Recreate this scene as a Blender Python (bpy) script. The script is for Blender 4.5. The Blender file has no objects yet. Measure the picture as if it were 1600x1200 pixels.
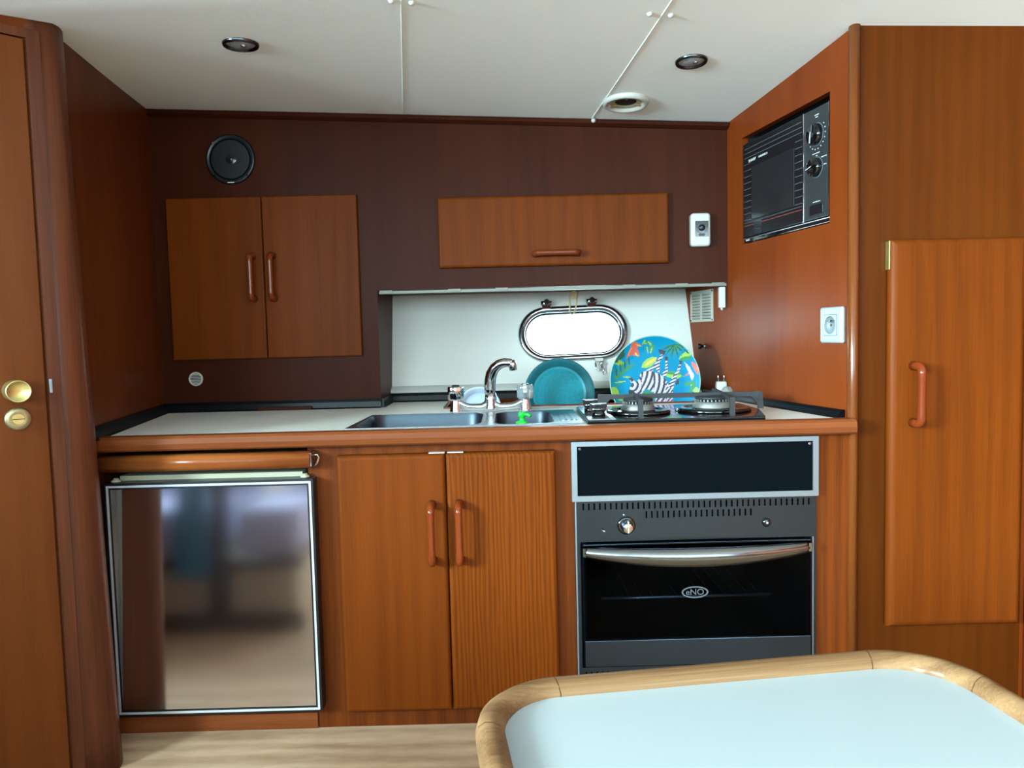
import bpy, bmesh, math, random
from mathutils import Matrix, Vector, Euler
random.seed(7)
C = bpy.context.scene.collection
PI = math.pi

# ------------------------------------------------------------------ camera
CAM = Vector((0.0, -1.6, 0.8545))
def set_camera():
    p, r, y = math.radians(3.7), math.radians(1.4), math.radians(0.3)
    f = Vector((math.sin(y)*math.cos(p), math.cos(y)*math.cos(p), -math.sin(p)))
    rt = Vector((math.cos(y), -math.sin(y), 0)); up = rt.cross(f)
    rt2 = rt*math.cos(r) - up*math.sin(r); up2 = up*math.cos(r) + rt*math.sin(r)
    cd = bpy.data.cameras.new('camera'); co = bpy.data.objects.new('camera', cd); C.objects.link(co)
    m = Matrix((rt2, up2, -f)).transposed().to_4x4(); m.translation = CAM
    co.matrix_world = m
    cd.sensor_fit = 'HORIZONTAL'; cd.sensor_width = 36; cd.lens = 36*1164/1600
    cd.clip_start = .02
    bpy.context.scene.camera = co
set_camera()

# ------------------------------------------------------------------ world, light, exposure
sc = bpy.context.scene
sc.view_settings.view_transform = 'Standard'; sc.view_settings.look = 'None'
sc.view_settings.gamma = 1; sc.view_settings.use_curve_mapping = False
sc.view_settings.exposure = -0.27
w = bpy.data.worlds.new('overcast_daylight'); sc.world = w; w.use_nodes = True
wn = w.node_tree.nodes; wl = w.node_tree.links; bg = wn['Background']; bg.inputs[0].default_value = (.65, .88, 1.0, 1)
# overcast sky, brighter on the side where the sun stands behind the cloud
_tc = wn.new('ShaderNodeTexCoord'); _dp = wn.new('ShaderNodeVectorMath'); _dp.operation = 'DOT_PRODUCT'
_dp.inputs[1].default_value = (-.92, -.28, .28); wl.new(_tc.outputs['Generated'], _dp.inputs[0])
_mr = wn.new('ShaderNodeMapRange'); _mr.inputs['From Min'].default_value = .72; _mr.inputs['From Max'].default_value = 1
_mr.inputs['To Min'].default_value = 20.0; _mr.inputs['To Max'].default_value = 520.0
wl.new(_dp.outputs['Value'], _mr.inputs['Value']); wl.new(_mr.outputs[0], bg.inputs[1])
sc.cycles.max_bounces = 10; sc.cycles.diffuse_bounces = 5; sc.cycles.glossy_bounces = 5
sc.cycles.sample_clamp_indirect = 6
def portal(name, loc, rot, sx, sy):
    l = bpy.data.lights.new(name, 'AREA'); l.shape = 'RECTANGLE'; l.size = sx; l.size_y = sy
    l.cycles.is_portal = True
    o = bpy.data.objects.new(name, l); o.location = loc; o.rotation_euler = rot; C.objects.link(o)
ROOM = dict(xl=-2.3, xr=2.0, yb=-3.2)
# openings to the sky: (wall, centre along the wall, centre height, width, height)
WIN_LEFT = (-2.0, 1.20, .9, .50)      # y, z, w, h
WIN_BACK = [(-1.15, 1.24, 1.75, .80), (.85, 1.24, 1.75, .80)]
portal('window_light_left', (ROOM['xl']+.01, WIN_LEFT[0], WIN_LEFT[1]), (0, -PI/2, 0), WIN_LEFT[3], WIN_LEFT[2])
for x, z, ww, hh in WIN_BACK:
    portal('window_light_back', (x, ROOM['yb']+.01, z), (PI/2, 0, 0), ww, hh)

# ------------------------------------------------------------------ materials
def lin(c):
    return tuple(((v/255)/12.92 if v/255 <= .04045 else ((v/255+.055)/1.055)**2.4) for v in c) + (1,)
MATS = {}
def pm(name, col, rough=.5, metal=0, coat=0, coatr=.1, spec=.5, bump=0, bscale=200, mottled=0, mscale=6, aniso=0, emit=None):
    m = bpy.data.materials.new(name); m.use_nodes = True; nt = m.node_tree; b = nt.nodes['Principled BSDF']
    b.inputs['Base Color'].default_value = lin(col); b.inputs['Roughness'].default_value = rough
    b.inputs['Metallic'].default_value = metal; b.inputs['Coat Weight'].default_value = coat
    b.inputs['Coat Roughness'].default_value = coatr; b.inputs['Specular IOR Level'].default_value = spec
    b.inputs['Anisotropic'].default_value = aniso
    tc = nt.nodes.new('ShaderNodeTexCoord')
    if mottled:
        n = nt.nodes.new('ShaderNodeTexNoise'); n.inputs['Scale'].default_value = mscale; n.inputs['Detail'].default_value = 5
        nt.links.new(tc.outputs['Object'], n.inputs['Vector'])
        mx = nt.nodes.new('ShaderNodeMix'); mx.data_type = 'RGBA'; c = lin(col)
        mx.inputs[6].default_value = tuple(v*(1-mottled) for v in c[:3])+(1,)
        mx.inputs[7].default_value = tuple(min(1, v*(1+mottled)) for v in c[:3])+(1,)
        nt.links.new(n.outputs['Fac'], mx.inputs[0]); nt.links.new(mx.outputs[2], b.inputs['Base Color'])
    if bump:
        n = nt.nodes.new('ShaderNodeTexNoise'); n.inputs['Scale'].default_value = bscale; n.inputs['Detail'].default_value = 3
        nt.links.new(tc.outputs['Object'], n.inputs['Vector'])
        bp = nt.nodes.new('ShaderNodeBump'); bp.inputs['Strength'].default_value = bump; bp.inputs['Distance'].default_value = .001
        nt.links.new(n.outputs['Fac'], bp.inputs['Height']); nt.links.new(bp.outputs[0], b.inputs['Normal'])
    MATS[name] = m
    return m
def wood(name, dark, light, rough=.38, coat=.35, coatr=.18, axis='Z', fine=105, streak=1.6, patch=.35, rings=.25, bump=.12, spec=.06, wave=2.2, dist=9):
    m = bpy.data.materials.new(name); m.use_nodes = True; nt = m.node_tree; N = nt.nodes; L = nt.links; b = N['Principled BSDF']
    b.inputs['Roughness'].default_value = rough; b.inputs['Coat Weight'].default_value = coat; b.inputs['Coat Roughness'].default_value = coatr; b.inputs['Specular IOR Level'].default_value = spec
    tc = N.new('ShaderNodeTexCoord'); oi = N.new('ShaderNodeObjectInfo')
    add = N.new('ShaderNodeVectorMath'); add.operation = 'ADD'
    sc_ = N.new('ShaderNodeVectorMath'); sc_.operation = 'SCALE'; sc_.inputs['Scale'].default_value = 3.7
    cmb = N.new('ShaderNodeCombineXYZ')
    for i in range(3): L.new(oi.outputs['Random'], cmb.inputs[i])
    L.new(cmb.outputs[0], sc_.inputs[0]); L.new(tc.outputs['Object'], add.inputs[0]); L.new(sc_.outputs[0], add.inputs[1])
    def mapped(across, along):
        mp = N.new('ShaderNodeMapping'); s = [across]*3; s['XYZ'.index(axis)] = along
        mp.inputs['Scale'].default_value = s; L.new(add.outputs[0], mp.inputs['Vector']); return mp
    n1 = N.new('ShaderNodeTexNoise'); n1.inputs['Scale'].default_value = 1; n1.inputs['Detail'].default_value = 6; n1.inputs['Roughness'].default_value = .65
    L.new(mapped(fine*3.2, streak*4).outputs[0], n1.inputs['Vector'])
    n2 = N.new('ShaderNodeTexNoise'); n2.inputs['Scale'].default_value = 1; n2.inputs['Detail'].default_value = 4; n2.inputs['Distortion'].default_value = .6
    L.new(mapped(4.5, .7).outputs[0], n2.inputs['Vector'])
    wv = N.new('ShaderNodeTexWave'); wv.wave_type = 'RINGS'; wv.rings_direction = 'SPHERICAL'
    wv.inputs['Scale'].default_value = wave; wv.inputs['Distortion'].default_value = dist; wv.inputs['Detail'].default_value = 3; wv.inputs['Detail Scale'].default_value = .8
    L.new(mapped(4, .35).outputs[0], wv.inputs['Vector'])
    def mth(op, a, bb, c=None):
        q = N.new('ShaderNodeMath'); q.operation = op
        for i, v in enumerate((a, bb, c)):
            if v is None: continue
            if isinstance(v, (int, float)): q.inputs[i].default_value = v
            else: L.new(v, q.inputs[i])
        return q.outputs[0]
    f = mth('MULTIPLY', n1.outputs['Fac'], 1-patch-rings)
    f = mth('MULTIPLY_ADD', n2.outputs['Fac'], patch, f)
    f = mth('MULTIPLY_ADD', wv.outputs['Fac'], rings, f)
    cr = N.new('ShaderNodeValToRGB'); cr.color_ramp.elements[0].position = .30; cr.color_ramp.elements[1].position = .72
    cr.color_ramp.elements[0].color = lin(dark); cr.color_ramp.elements[1].color = lin(light)
    L.new(f, cr.inputs[0]); L.new(cr.outputs[0], b.inputs['Base Color'])
    bp = N.new('ShaderNodeBump'); bp.inputs['Strength'].default_value = bump; bp.inputs['Distance'].default_value = .0006
    L.new(n1.outputs['Fac'], bp.inputs['Height']); L.new(bp.outputs[0], b.inputs['Normal'])
    MATS[name] = m
    return m
M_back = wood('mahogany_veneer', (45, 18, 11), (67, 29, 15), rings=.06, patch=.5, coat=.02, coatr=.3, spec=.05)
M_left = wood('walnut_toned_veneer', (68, 27, 9), (106, 49, 15), rings=.08, patch=.6, coat=.1, coatr=.3)
M_right = wood('cherry_veneer', (93, 34, 8), (120, 53, 15), rings=.05, patch=.5, coat=.15, coatr=.38)
M_door = wood('oak_stained_door', (80, 33, 4), (108, 49, 7), rings=.10, patch=.4, rough=.5, coat=.03, coatr=.3)
M_doorfig = wood('figured_oak_door', (76, 31, 3), (114, 53, 8), rings=.20, patch=.25, wave=11, dist=7, rough=.5, coat=.03, coatr=.3, bump=.35)
M_doorleft = wood('stained_passage_door', (81, 37, 11), (104, 53, 18), rings=.08, patch=.5, coat=.12, coatr=.3)
M_frame = wood('stained_oak_frame', (72, 29, 6), (109, 50, 13), rings=.15, bump=.3, coat=.2)
M_frameh = wood('stained_oak_edge_rail', (93, 44, 20), (121, 64, 32), axis='X', rings=.15, rough=.4, coat=.1)
M_post = wood('solid_wood_corner_post', (60, 28, 15), (99, 51, 29), rings=.1, rough=.36, coat=.3, coatr=.3)
M_postr = wood('solid_cherry_corner_post', (84, 39, 11), (111, 56, 19), rings=.08, rough=.3, coat=.6)
M_rail = wood('varnished_teak_rail', (112, 54, 22), (156, 88, 42), axis='X', rings=.25, rough=.32, coat=.22)
M_handle = wood('varnished_handle_wood', (96, 36, 12), (124, 52, 20), rings=.1, rough=.3, coat=.45, coatr=.06)
M_handleh = wood('varnished_handle_wood_crosswise', (84, 32, 11), (110, 46, 19), axis='X', rings=.1, rough=.3, coat=.45, coatr=.06)
M_teak = wood('bare_teak', (80, 54, 32), (124, 92, 62), axis='X', rings=.2, rough=.55, coat=.15, patch=.2)
M_floor = wood('pale_oak_vinyl', (140, 110, 82), (196, 164, 134), axis='X', rings=.15, rough=.42, coat=.1, fine=9, patch=.3)
M_dark = pm('dark_recess', (14, 11, 10), .8)
M_ceil = pm('headliner_vinyl', (232, 235, 232), .75, bump=.25, bscale=320)
M_seam = pm('headliner_seam', (222, 224, 218), .5)
M_gelcoat = pm('white_gelcoat', (206, 204, 196), .35, coat=.2, mottled=.03)
M_lam = pm('speckled_cream_laminate', (240, 238, 228), .35, mottled=.06, mscale=180)
M_white = pm('white_plastic', (182, 181, 172), .35)
M_cream = pm('cream_enamel', (160, 154, 130), .45)
M_black = pm('black_plastic', (14, 15, 18), .35)
M_blackg = pm('black_gloss', (6, 8, 10), .12, coat=.5, coatr=.05)
M_fiddle = pm('black_gloss_fiddle', (6, 9, 13), .3, coat=.06, spec=.2)
M_blackm = pm('matt_black_panel', (3, 8, 12), .6, spec=.03, bump=.2, bscale=500)
M_iron = pm('cast_iron', (34, 35, 37), .55, bump=.5, bscale=400)
M_chrome = pm('chrome', (215, 218, 222), .08, 1)
M_steel = pm('brushed_steel', (150, 152, 156), .26, 1, mottled=.05, mscale=3)
M_bowl = pm('satin_sink_bowl', (66, 74, 82), .42, 1, mottled=.1)
M_steeld = pm('dull_brushed_steel', (62, 72, 84), .27, 1, mottled=.12, mscale=6)
M_fridge = pm('brushed_fridge_steel', (228, 226, 230), .12, 1)
M_alu = pm('anodised_aluminium', (140, 152, 162), .38, .85)
M_stripmat = pm('weathered_aluminium', (118, 118, 108), .5, .3)
M_grille = pm('painted_grille_metal', (168, 164, 150), .45, .2)
M_alub = pm('bright_aluminium', (236, 242, 250), .25, .6)
M_brass = pm('worn_brass', (196, 182, 118), .32, .9, mottled=.25, mscale=90)
M_brassd = pm('tarnished_brass', (150, 140, 104), .35, .9, mottled=.3, mscale=60)
M_green = pm('green_plastic', (20, 190, 50), .35)
M_mwpanel = pm('microwave_brushed_panel', (66, 68, 70), .38, .6)
M_mwglass = pm('microwave_window', (26, 28, 30), .25, coat=.4)
M_line = pm('grey_print', (84, 88, 92), .6, spec=.2)
M_print = pm('pale_print', (205, 208, 208), .5)
M_red = pm('red_print', (150, 66, 56), .5)
M_socket = pm('pale_grey_plastic', (150, 160, 162), .35)
M_socketw = pm('socket_well_plastic', (112, 122, 124), .4)
M_socketd = pm('socket_hole', (20, 22, 22), .6)
M_strap = pm('beige_elastic', (150, 128, 86), .8)
M_table = pm('white_laminate', (138, 144, 144), .28, coat=.15)
M_cush = pm('grey_violet_upholstery', (160, 160, 190), .9, bump=.3)
M_towel = pm('teal_towel', (20, 104, 140), .95, bump=.6, bscale=150)
M_tan = pm('tan_panel', (176, 160, 134), .6)
M_teal = pm('turquoise_glaze', (0, 112, 124), .5, spec=.2, mottled=.4, mscale=160)
M_tealrim = pm('sea_green_glaze_rim', (14, 78, 86), .5, spec=.2, mottled=.35, mscale=160)
M_tealring = pm('pale_glaze_ring', (44, 128, 140), .45, coat=.05)
M_china = pm('translucent_white_china', (176, 190, 206), .4)
M_pb = pm('plate_blue', (0, 116, 150), .5, spec=.15); M_pr = pm('plate_coral', (185, 83, 67), .5)
M_py = pm('plate_yellow', (192, 164, 88), .5, spec=.15); M_pl = pm('plate_lime', (126, 160, 56), .5)
M_pg = pm('plate_green', (59, 120, 76), .5, spec=.15); M_pd = pm('plate_dark_green', (24, 73, 67), .5)
M_pw = pm('plate_lilac_white', (180, 172, 190), .5, spec=.15); M_pk = pm('plate_aubergine', (42, 28, 44), .5)
M_prim = pm('plate_pale_rim', (140, 172, 152), .5)
def glass(name, tint, gloss=.12, rough=.02):
    m = bpy.data.materials.new(name); m.use_nodes = True; nt = m.node_tree; nt.nodes.remove(nt.nodes['Principled BSDF'])
    t = nt.nodes.new('ShaderNodeBsdfTransparent'); t.inputs[0].default_value = tint
    g = nt.nodes.new('ShaderNodeBsdfGlossy'); g.inputs['Roughness'].default_value = rough
    f = nt.nodes.new('ShaderNodeLayerWeight'); f.inputs[0].default_value = gloss
    x = nt.nodes.new('ShaderNodeMixShader'); nt.links.new(f.outputs['Fresnel'], x.inputs[0])
    nt.links.new(t.outputs[0], x.inputs[1]); nt.links.new(g.outputs[0], x.inputs[2]); nt.links.new(x.outputs[0], nt.nodes['Material Output'].inputs[0])
    return m
M_glass = glass('clear_window_glass', (.95, .98, .97, 1), .08)
M_ovenglass = glass('smoked_oven_glass', (.5, .53, .58, 1), .10, .06)
M_acryl = pm('clear_acrylic', (235, 238, 240), .06); M_acryl.node_tree.nodes['Principled BSDF'].inputs['Transmission Weight'].default_value = .85

# ------------------------------------------------------------------ mesh builder
def T(x=0, y=0, z=0): return Matrix.Translation((x, y, z))
def RX(a): return Matrix.Rotation(a, 4, 'X')
def RY(a): return Matrix.Rotation(a, 4, 'Y')
def RZ(a): return Matrix.Rotation(a, 4, 'Z')
class MB:
    def __init__(s): s.bm = bmesh.new()
    def _fin(s, faces, mat, smooth):
        for f in faces: f.material_index = mat; f.smooth = smooth
    def box(s, x0, x1, y0, y1, z0, z1, bev=0, mat=0, M=None, seg=2):
        M = M or Matrix(); before = set(s.bm.faces)
        vs = bmesh.ops.create_cube(s.bm, size=1)['verts']
        for v in vs: v.co = Vector(((x0+x1)/2+v.co.x*(x1-x0), (y0+y1)/2+v.co.y*(y1-y0), (z0+z1)/2+v.co.z*(z1-z0)))
        if bev:
            es = list({e for v in vs for e in v.link_edges})
            bmesh.ops.bevel(s.bm, geom=es, offset=bev, segments=seg, affect='EDGES', profile=.5)
        nf = [f for f in s.bm.faces if f not in before]
        for v in {v for f in nf for v in f.verts}: v.co = M @ v.co
        s._fin(nf, mat, False); return s
    def loft(s, rings, mat=0, smooth=True, cap0=True, cap1=True, M=None, closed=True, mats=None):
        M = M or Matrix(); R = [[s.bm.verts.new(M @ Vector(p)) for p in r] for r in rings]; n = len(rings[0]); nf = []
        for i in range(len(R)-1):
            for j in range(n if closed else n-1):
                k = (j+1) % n
                try:
                    f = s.bm.faces.new((R[i][j], R[i][k], R[i+1][k], R[i+1][j])); f.material_index = mats[i] if mats else mat; f.smooth = smooth
                except ValueError: pass
        if cap0 and n > 2:
            f = s.bm.faces.new(R[0][::-1]); f.material_index = mats[0] if mats else mat
        if cap1 and n > 2:
            f = s.bm.faces.new(R[-1]); f.material_index = mats[-1] if mats else mat
        return s
    def lathe(s, prof, n=32, mat=0, M=None, smooth=True, cap0=True, cap1=True, mats=None):
        # prof: (radius, height) about local Z
        rings = [[(r*math.cos(2*PI*i/n), r*math.sin(2*PI*i/n), h) for i in range(n)] for r, h in prof]
        return s.loft(rings, mat, smooth, cap0, cap1, M, mats=mats)
    def tube(s, pts, rad, n=10, mat=0, M=None, caps=True, closed=False, flat=1.0):
        pts = [Vector(p) for p in pts]; k = len(pts); rings = []; up = None
        for i, p in enumerate(pts):
            if closed: d = (pts[(i+1) % k]-pts[i-1]).normalized()
            else: d = (pts[min(i+1, k-1)]-pts[max(i-1, 0)]).normalized()
            if up is None:
                up = Vector((0, 0, 1)) if abs(d.z) < .9 else Vector((1, 0, 0))
            up = (up-d*up.dot(d)).normalized(); sd = d.cross(up); r = rad[i] if isinstance(rad, (list, tuple)) else rad
            rings.append([p+up*(math.cos(2*PI*j/n)*r)+sd*(math.sin(2*PI*j/n)*r*flat) for j in range(n)])
        if closed: rings.append(rings[0])
        return s.loft(rings, mat, True, caps and not closed, caps and not closed, M)
    def prism(s, outer, holes, y0, y1, mat=0, M=None, side=None):
        # outline in (x, z), extruded from y0 to y1; side: material of hole walls
        M = M or Matrix(); bm2 = bmesh.new(); es = []
        for lp in [outer]+list(holes):
            vs = [bm2.verts.new((p[0], 0, p[1])) for p in lp]
            es += [bm2.edges.new((vs[i], vs[(i+1) % len(vs)])) for i in range(len(vs))]
        bmesh.ops.triangle_fill(bm2, edges=es, use_beauty=True, use_dissolve=False)
        bm2.verts.index_update()
        for f in bm2.faces:
            c = [v.co for v in f.verts]; nrm = (c[1]-c[0]).cross(c[2]-c[0])
            for y, want in ((y0, -1), (y1, 1)):
                q = [s.bm.verts.new(M @ Vector((v.x, y, v.z))) for v in c]
                if nrm.y*want < 0: q = q[::-1]
                g = s.bm.faces.new(q); g.material_index = mat
        bm2.free()
        for li, lp in enumerate([outer]+list(holes)):
            for i in range(len(lp)):
                a, b = lp[i], lp[(i+1) % len(lp)]
                q = [s.bm.verts.new(M @ Vector(p)) for p in ((a[0], y0, a[1]), (b[0], y0, b[1]), (b[0], y1, b[1]), (a[0], y1, a[1]))]
                g = s.bm.faces.new(q); g.material_index = (side if side is not None and li else mat)
        return s
    def obj(s, name, mats, parent=None, weld=True, M=None):
        if weld: bmesh.ops.remove_doubles(s.bm, verts=s.bm.verts, dist=1e-5)
        bmesh.ops.recalc_face_normals(s.bm, faces=s.bm.faces)
        me = bpy.data.meshes.new(name); s.bm.to_mesh(me); s.bm.free()
        for m in (mats if isinstance(mats, (list, tuple)) else [mats]): me.materials.append(m)
        o = bpy.data.objects.new(name, me); C.objects.link(o)
        if parent: o.parent = parent
        if M is not None: o.matrix_local = M
        return o
def thing(name, label, cat, M=None, group=None):
    o = bpy.data.objects.new(name, None); C.objects.link(o); o.matrix_world = M or Matrix(); o.empty_display_size = .05
    o['label'] = label; o['category'] = cat
    if group: o['group'] = group
    return o
def tag(o, label, cat, group=None):
    o['label'] = label; o['category'] = cat
    if group: o['group'] = group
    return o
def struct(o): o['kind'] = 'structure'; return o
def copy_tree(o, parent=None):
    c = o.copy(); C.objects.link(c)
    if parent: c.parent = parent
    for ch in list(o.children): copy_tree(ch, c)
    return c
def rrect(w, h, r, n=5, cx=0, cz=0):
    r = max(r, 1e-4); out = []
    for sx, sz, a0 in ((1, 1, 0), (-1, 1, 90), (-1, -1, 180), (1, -1, 270)):
        for i in range(n+1):
            a = math.radians(a0+90*i/n); out.append((cx+sx*(w/2-r)+r*math.cos(a), cz+sz*(h/2-r)+r*math.sin(a)))
    return out
def stadium(a, b, n=16, cx=0, cz=0, rot=0):
    out = []
    for i in range(n+1):
        t = -PI/2+PI*i/n; out.append(((a-b)+b*math.cos(t), b*math.sin(t)))
    for i in range(n+1):
        t = PI/2+PI*i/n; out.append((-(a-b)+b*math.cos(t), b*math.sin(t)))
    c, s = math.cos(rot), math.sin(rot)
    return [(cx+x*c-z*s, cz+x*s+z*c) for x, z in out]
def circ(r, n=32, cx=0, cz=0): return [(cx+r*math.cos(2*PI*i/n), cz+r*math.sin(2*PI*i/n)) for i in range(n)]
def xz(poly, y): return [(p[0], y, p[1]) for p in poly]
def slab(mb, w, h, t, rnd, edge, cx=0, cz=0, y1=0, mat=0, n=4, steps=4):
    # board with rounded front edges; back at y1, front at y1-t
    rings = [xz(rrect(w, h, rnd, n, cx, cz), y1)]
    for i in range(steps+1):
        a = PI/2*i/steps; ins = edge*(1-math.cos(a)); y = y1-t+edge*(1-math.sin(a))
        rings.append(xz(rrect(w-2*ins, h-2*ins, max(rnd-ins, .0005), n, cx, cz), y))
    return mb.loft(rings, mat)
def text_mesh(txt, size, ext=.0003):
    cu = bpy.data.curves.new('lettering', 'FONT'); cu.body = txt; cu.size = size; cu.extrude = ext; cu.align_x = 'CENTER'; cu.align_y = 'CENTER'
    o = bpy.data.objects.new('lettering', cu); C.objects.link(o)
    bpy.context.view_layer.update()
    me = bpy.data.meshes.new_from_object(o.evaluated_get(bpy.context.evaluated_depsgraph_get()))
    bpy.data.objects.remove(o); bpy.data.curves.remove(cu)
    return me
def lettering(name, txt, size, M, mat, parent, sx=1.0):
    me = text_mesh(txt, size); me.transform(M @ RX(PI/2) @ Matrix.Diagonal((sx, 1, 1, 1))); me.materials.clear(); me.materials.append(mat); me.name = name
    o = bpy.data.objects.new(name, me); C.objects.link(o); o.parent = parent
    return o
def bar_handle(height, proj, rad, parent, M=None, mat=None, horizontal=False, name='handle'):
    pts = []; h = height/2; R = .014
    pts.append((0, 0, h-rad)); pts.append((0, -proj+R, h-rad))
    for i in range(1, 6):
        a = PI/2*i/5; pts.append((0, -proj+R-R*math.sin(a), h-rad-R+R*math.cos(a)))
    low = [(x, y, -z) for x, y, z in pts][::-1]
    mid = [(0, -proj, z) for z in (h*.5, 0, -h*.5)]
    P = pts+mid+low
    rr = [rad*1.25, rad*1.1]+[rad*1.05]*5+[rad*.95, rad*.92, rad*.95]+[rad*1.05]*5+[rad*1.1, rad*1.25]
    m = MB(); m.tube(P, rr, 12, M=(RY(PI/2) if horizontal else None))
    return m.obj(name, mat or M_handle, parent, M=M)

# ------------------------------------------------------------------ the setting
def zc(x, y):                                                  # the headliner is gently twisted
    xx = min(max(x, -1.05), 1.3); yy = max(y, -.25)
    z = 1.4774+.0102*xx-.0152*yy-.1007*xx*yy
    if x > .75: z -= .035*(min(x, 1.3)-.75)
    return z+.10*max(0, -.25-y)
XL, XR, YB = ROOM['xl'], ROOM['xr'], ROOM['yb']
SB = -.995                                                     # back-left corner
def bulk_x(y): return -.995-.2*(y-.55)
def right_x(y): return .743-.19*y
# floor
m = MB(); m.box(XL-.05, XR+.05, YB-.05, .9, -.03, 0); struct(m.obj('floor', M_floor))
# ceiling
def ceiling():
    m = MB(); X0, X1, Y0, Y1 = XL-.05, XR+.05, YB-.05, .60
    xs = [X0, -1.6, -1.05]+[-1.0+.125*k for k in range(15)]+[1.0, 1.3, 1.7, X1]; ys = [Y0, -2, -1, -.5, -.25]+[-.2+.1*k for k in range(9)]
    V = {(a, b): m.bm.verts.new((x, y, zc(x, y))) for a, x in enumerate(xs) for b, y in enumerate(ys)}
    U = {(a, b): m.bm.verts.new((x, y, zc(x, y)+.09)) for a, x in enumerate(xs) for b, y in enumerate(ys)}
    for a in range(len(xs)-1):
        for b in range(len(ys)-1):
            for W_ in (V, U):
                f = m.bm.faces.new((W_[a, b], W_[a+1, b], W_[a+1, b+1], W_[a, b+1])); f.smooth = True
    return struct(m.obj('ceiling', M_ceil))
ceiling()
def seam(a, b, n):
    m = MB(); pts = []
    for i in range(61):
        t = i/60; x = a[0]+(b[0]-a[0])*t; y = a[1]+(b[1]-a[1])*t; pts.append((x, y, zc(x, y)-.0005))
    m.tube(pts, .0015, 8); return struct(m.obj('trim_%d' % n, M_seam))
def ext(a, b, t): return (a[0]+(b[0]-a[0])*t, a[1]+(b[1]-a[1])*t)
seam((-.276, .543), ext((-.276, .543), (-.179, -.187), 2.6), 1)
seam((.252, .548), ext((.252, .548), (.331, -.134), 2.6), 2)
# upper panel of the galley back, with the recess cut below it
m = MB()
RL = -.368                                                     # left side of the recess
xr = right_x(.55)
outer = [(SB-.02, .65), (RL, .65), (RL, .993), (xr, .993), (xr, zc(xr, .55)+.01), (SB-.02, zc(SB, .55)+.01)]
m.prism(outer, [], .55, .572)
m.box(RL-.02, RL, .572, .86, .65, .993)                        # left reveal of the recess
m.box(RL, xr+.005, .572, .88, .993, 1.01)                      # its ceiling
struct(m.obj('wall_back', M_back))
# moulding under the ceiling
m = MB()
rings = []
for x in (SB, xr):
    z = zc(x, .55)
    rings.append([(x, .55, z-.001), (x, .533, z-.001), (x, .530, z-.006), (x, .533, z-.012), (x, .545, z-.018), (x, .55, z-.019)])
m.loft(rings, smooth=False); struct(m.obj('trim_3', M_back))
# left bulkhead
ML = T(-.995, .55, 0) @ RZ(math.radians(101.31))
def lz(s): return zc(-.995-.1961*s, .55+.9806*s)
m = MB(); m.prism([(-.66, 0), (.06, 0), (.06, lz(.06)+.02), (-.66, lz(-.66)+.02)], [], 0, .03)
struct(m.obj('wall_left_bulkhead', M_left, M=ML))
# rounded corner post between the bulkhead and the passage door
def post():
    G = Vector((-.868, -.193)); m = MB(); rings = []
    for i in range(16):
        t = i/15; z0 = 0; z = t
        D = Vector((-.806, -.138)).lerp(Vector((-.835, -.163)), t)
        B = Vector((bulk_x(-.03), -.03)).lerp(Vector((bulk_x(-.075), -.075)), t)
        K = D+Vector((.016, .0145))+(B-D)*.25
        ring = [G, G.lerp(D, .5)]
        for k in range(9):
            u = k/8; ring.append(D*(1-u)**2+K*2*u*(1-u)+B*u*u)
        ring += [B+Vector((-.06, .01)), G+Vector((-.06, .04))]
        rings.append([(p.x, p.y, z*(zc(p.x, p.y)+.01)) for p in ring])
    m.loft(rings); return struct(m.obj('trim_4', M_post))
post()
# passage door in its frame, set at an angle
MD = T(-.868, -.193, 0) @ RZ(math.radians(42))
def dz(s): return zc(-.868+.743*s, -.193+.669*s)
m = MB()
m.prism([(-.75, 1.42), (0, 1.42), (0, dz(0)+.02), (-.75, dz(-.75)+.03)], [], 0, .03)
struct(m.obj('wall_left_over_door', M_left, M=MD))
m = MB(); m.box(-.72, -.0035, -.004, .022, .01, 1.417, .002)
d1 = struct(m.obj('door_1', M_doorleft, M=MD))
m = MB(); m.box(-.74, .0, .022, .03, 0, 1.42); o = m.obj('door_stop', M_dark, d1)
m = MB(); m.prism([(-.74, 1.4195), (.022, 1.4195), (.022, 1.436), (-.74, 1.436)], [], -.004, .001)
m.prism([(.0005, 0.0), (.022, 0.0), (.022, 1.4195), (.0005, 1.4195)], [], -.004, .001)
struct(m.obj('trim_5', M_post, M=MD))
def turned_knob(parent, M, r=.0205, L=.034):
    m = MB(); m.lathe([(r*.92, 0), (r*.92, .003), (r*.94, .006), (r*.97, L*.5), (r, L-.003), (r*.97, L-.0008), (r*.9, L), (r*.86, L-.0012), (.001, L-.001)], 32, M=M @ RX(PI/2))
    return m.obj('knob', M_brass, parent)
kn = turned_knob(d1, T(-.0545, -.004, .777), .0205, .050)
m = MB(); m.lathe([(.0215, 0), (.0212, .003), (.019, .0055), (.012, .0045), (.0001, .0045)], 32, M=T(-.051, -.004, .724) @ RX(PI/2))
es = m.obj('lock_plate', M_brassd, d1)
m = MB(); m.prism(stadium(.0095, .0095, 12), [], -.012, -.008, M=T(-.051, 0, .724)); m.box(-.0608, -.0412, -.0125, -.0118, .7234, .7246, mat=1)
m.obj('lock_turn', [M_brass, M_dark], es)
m = MB(); m.box(.002, .0075, -.0065, -.003, .768, .795, .001); m.obj('strike_plate', M_alu, d1)
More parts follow.
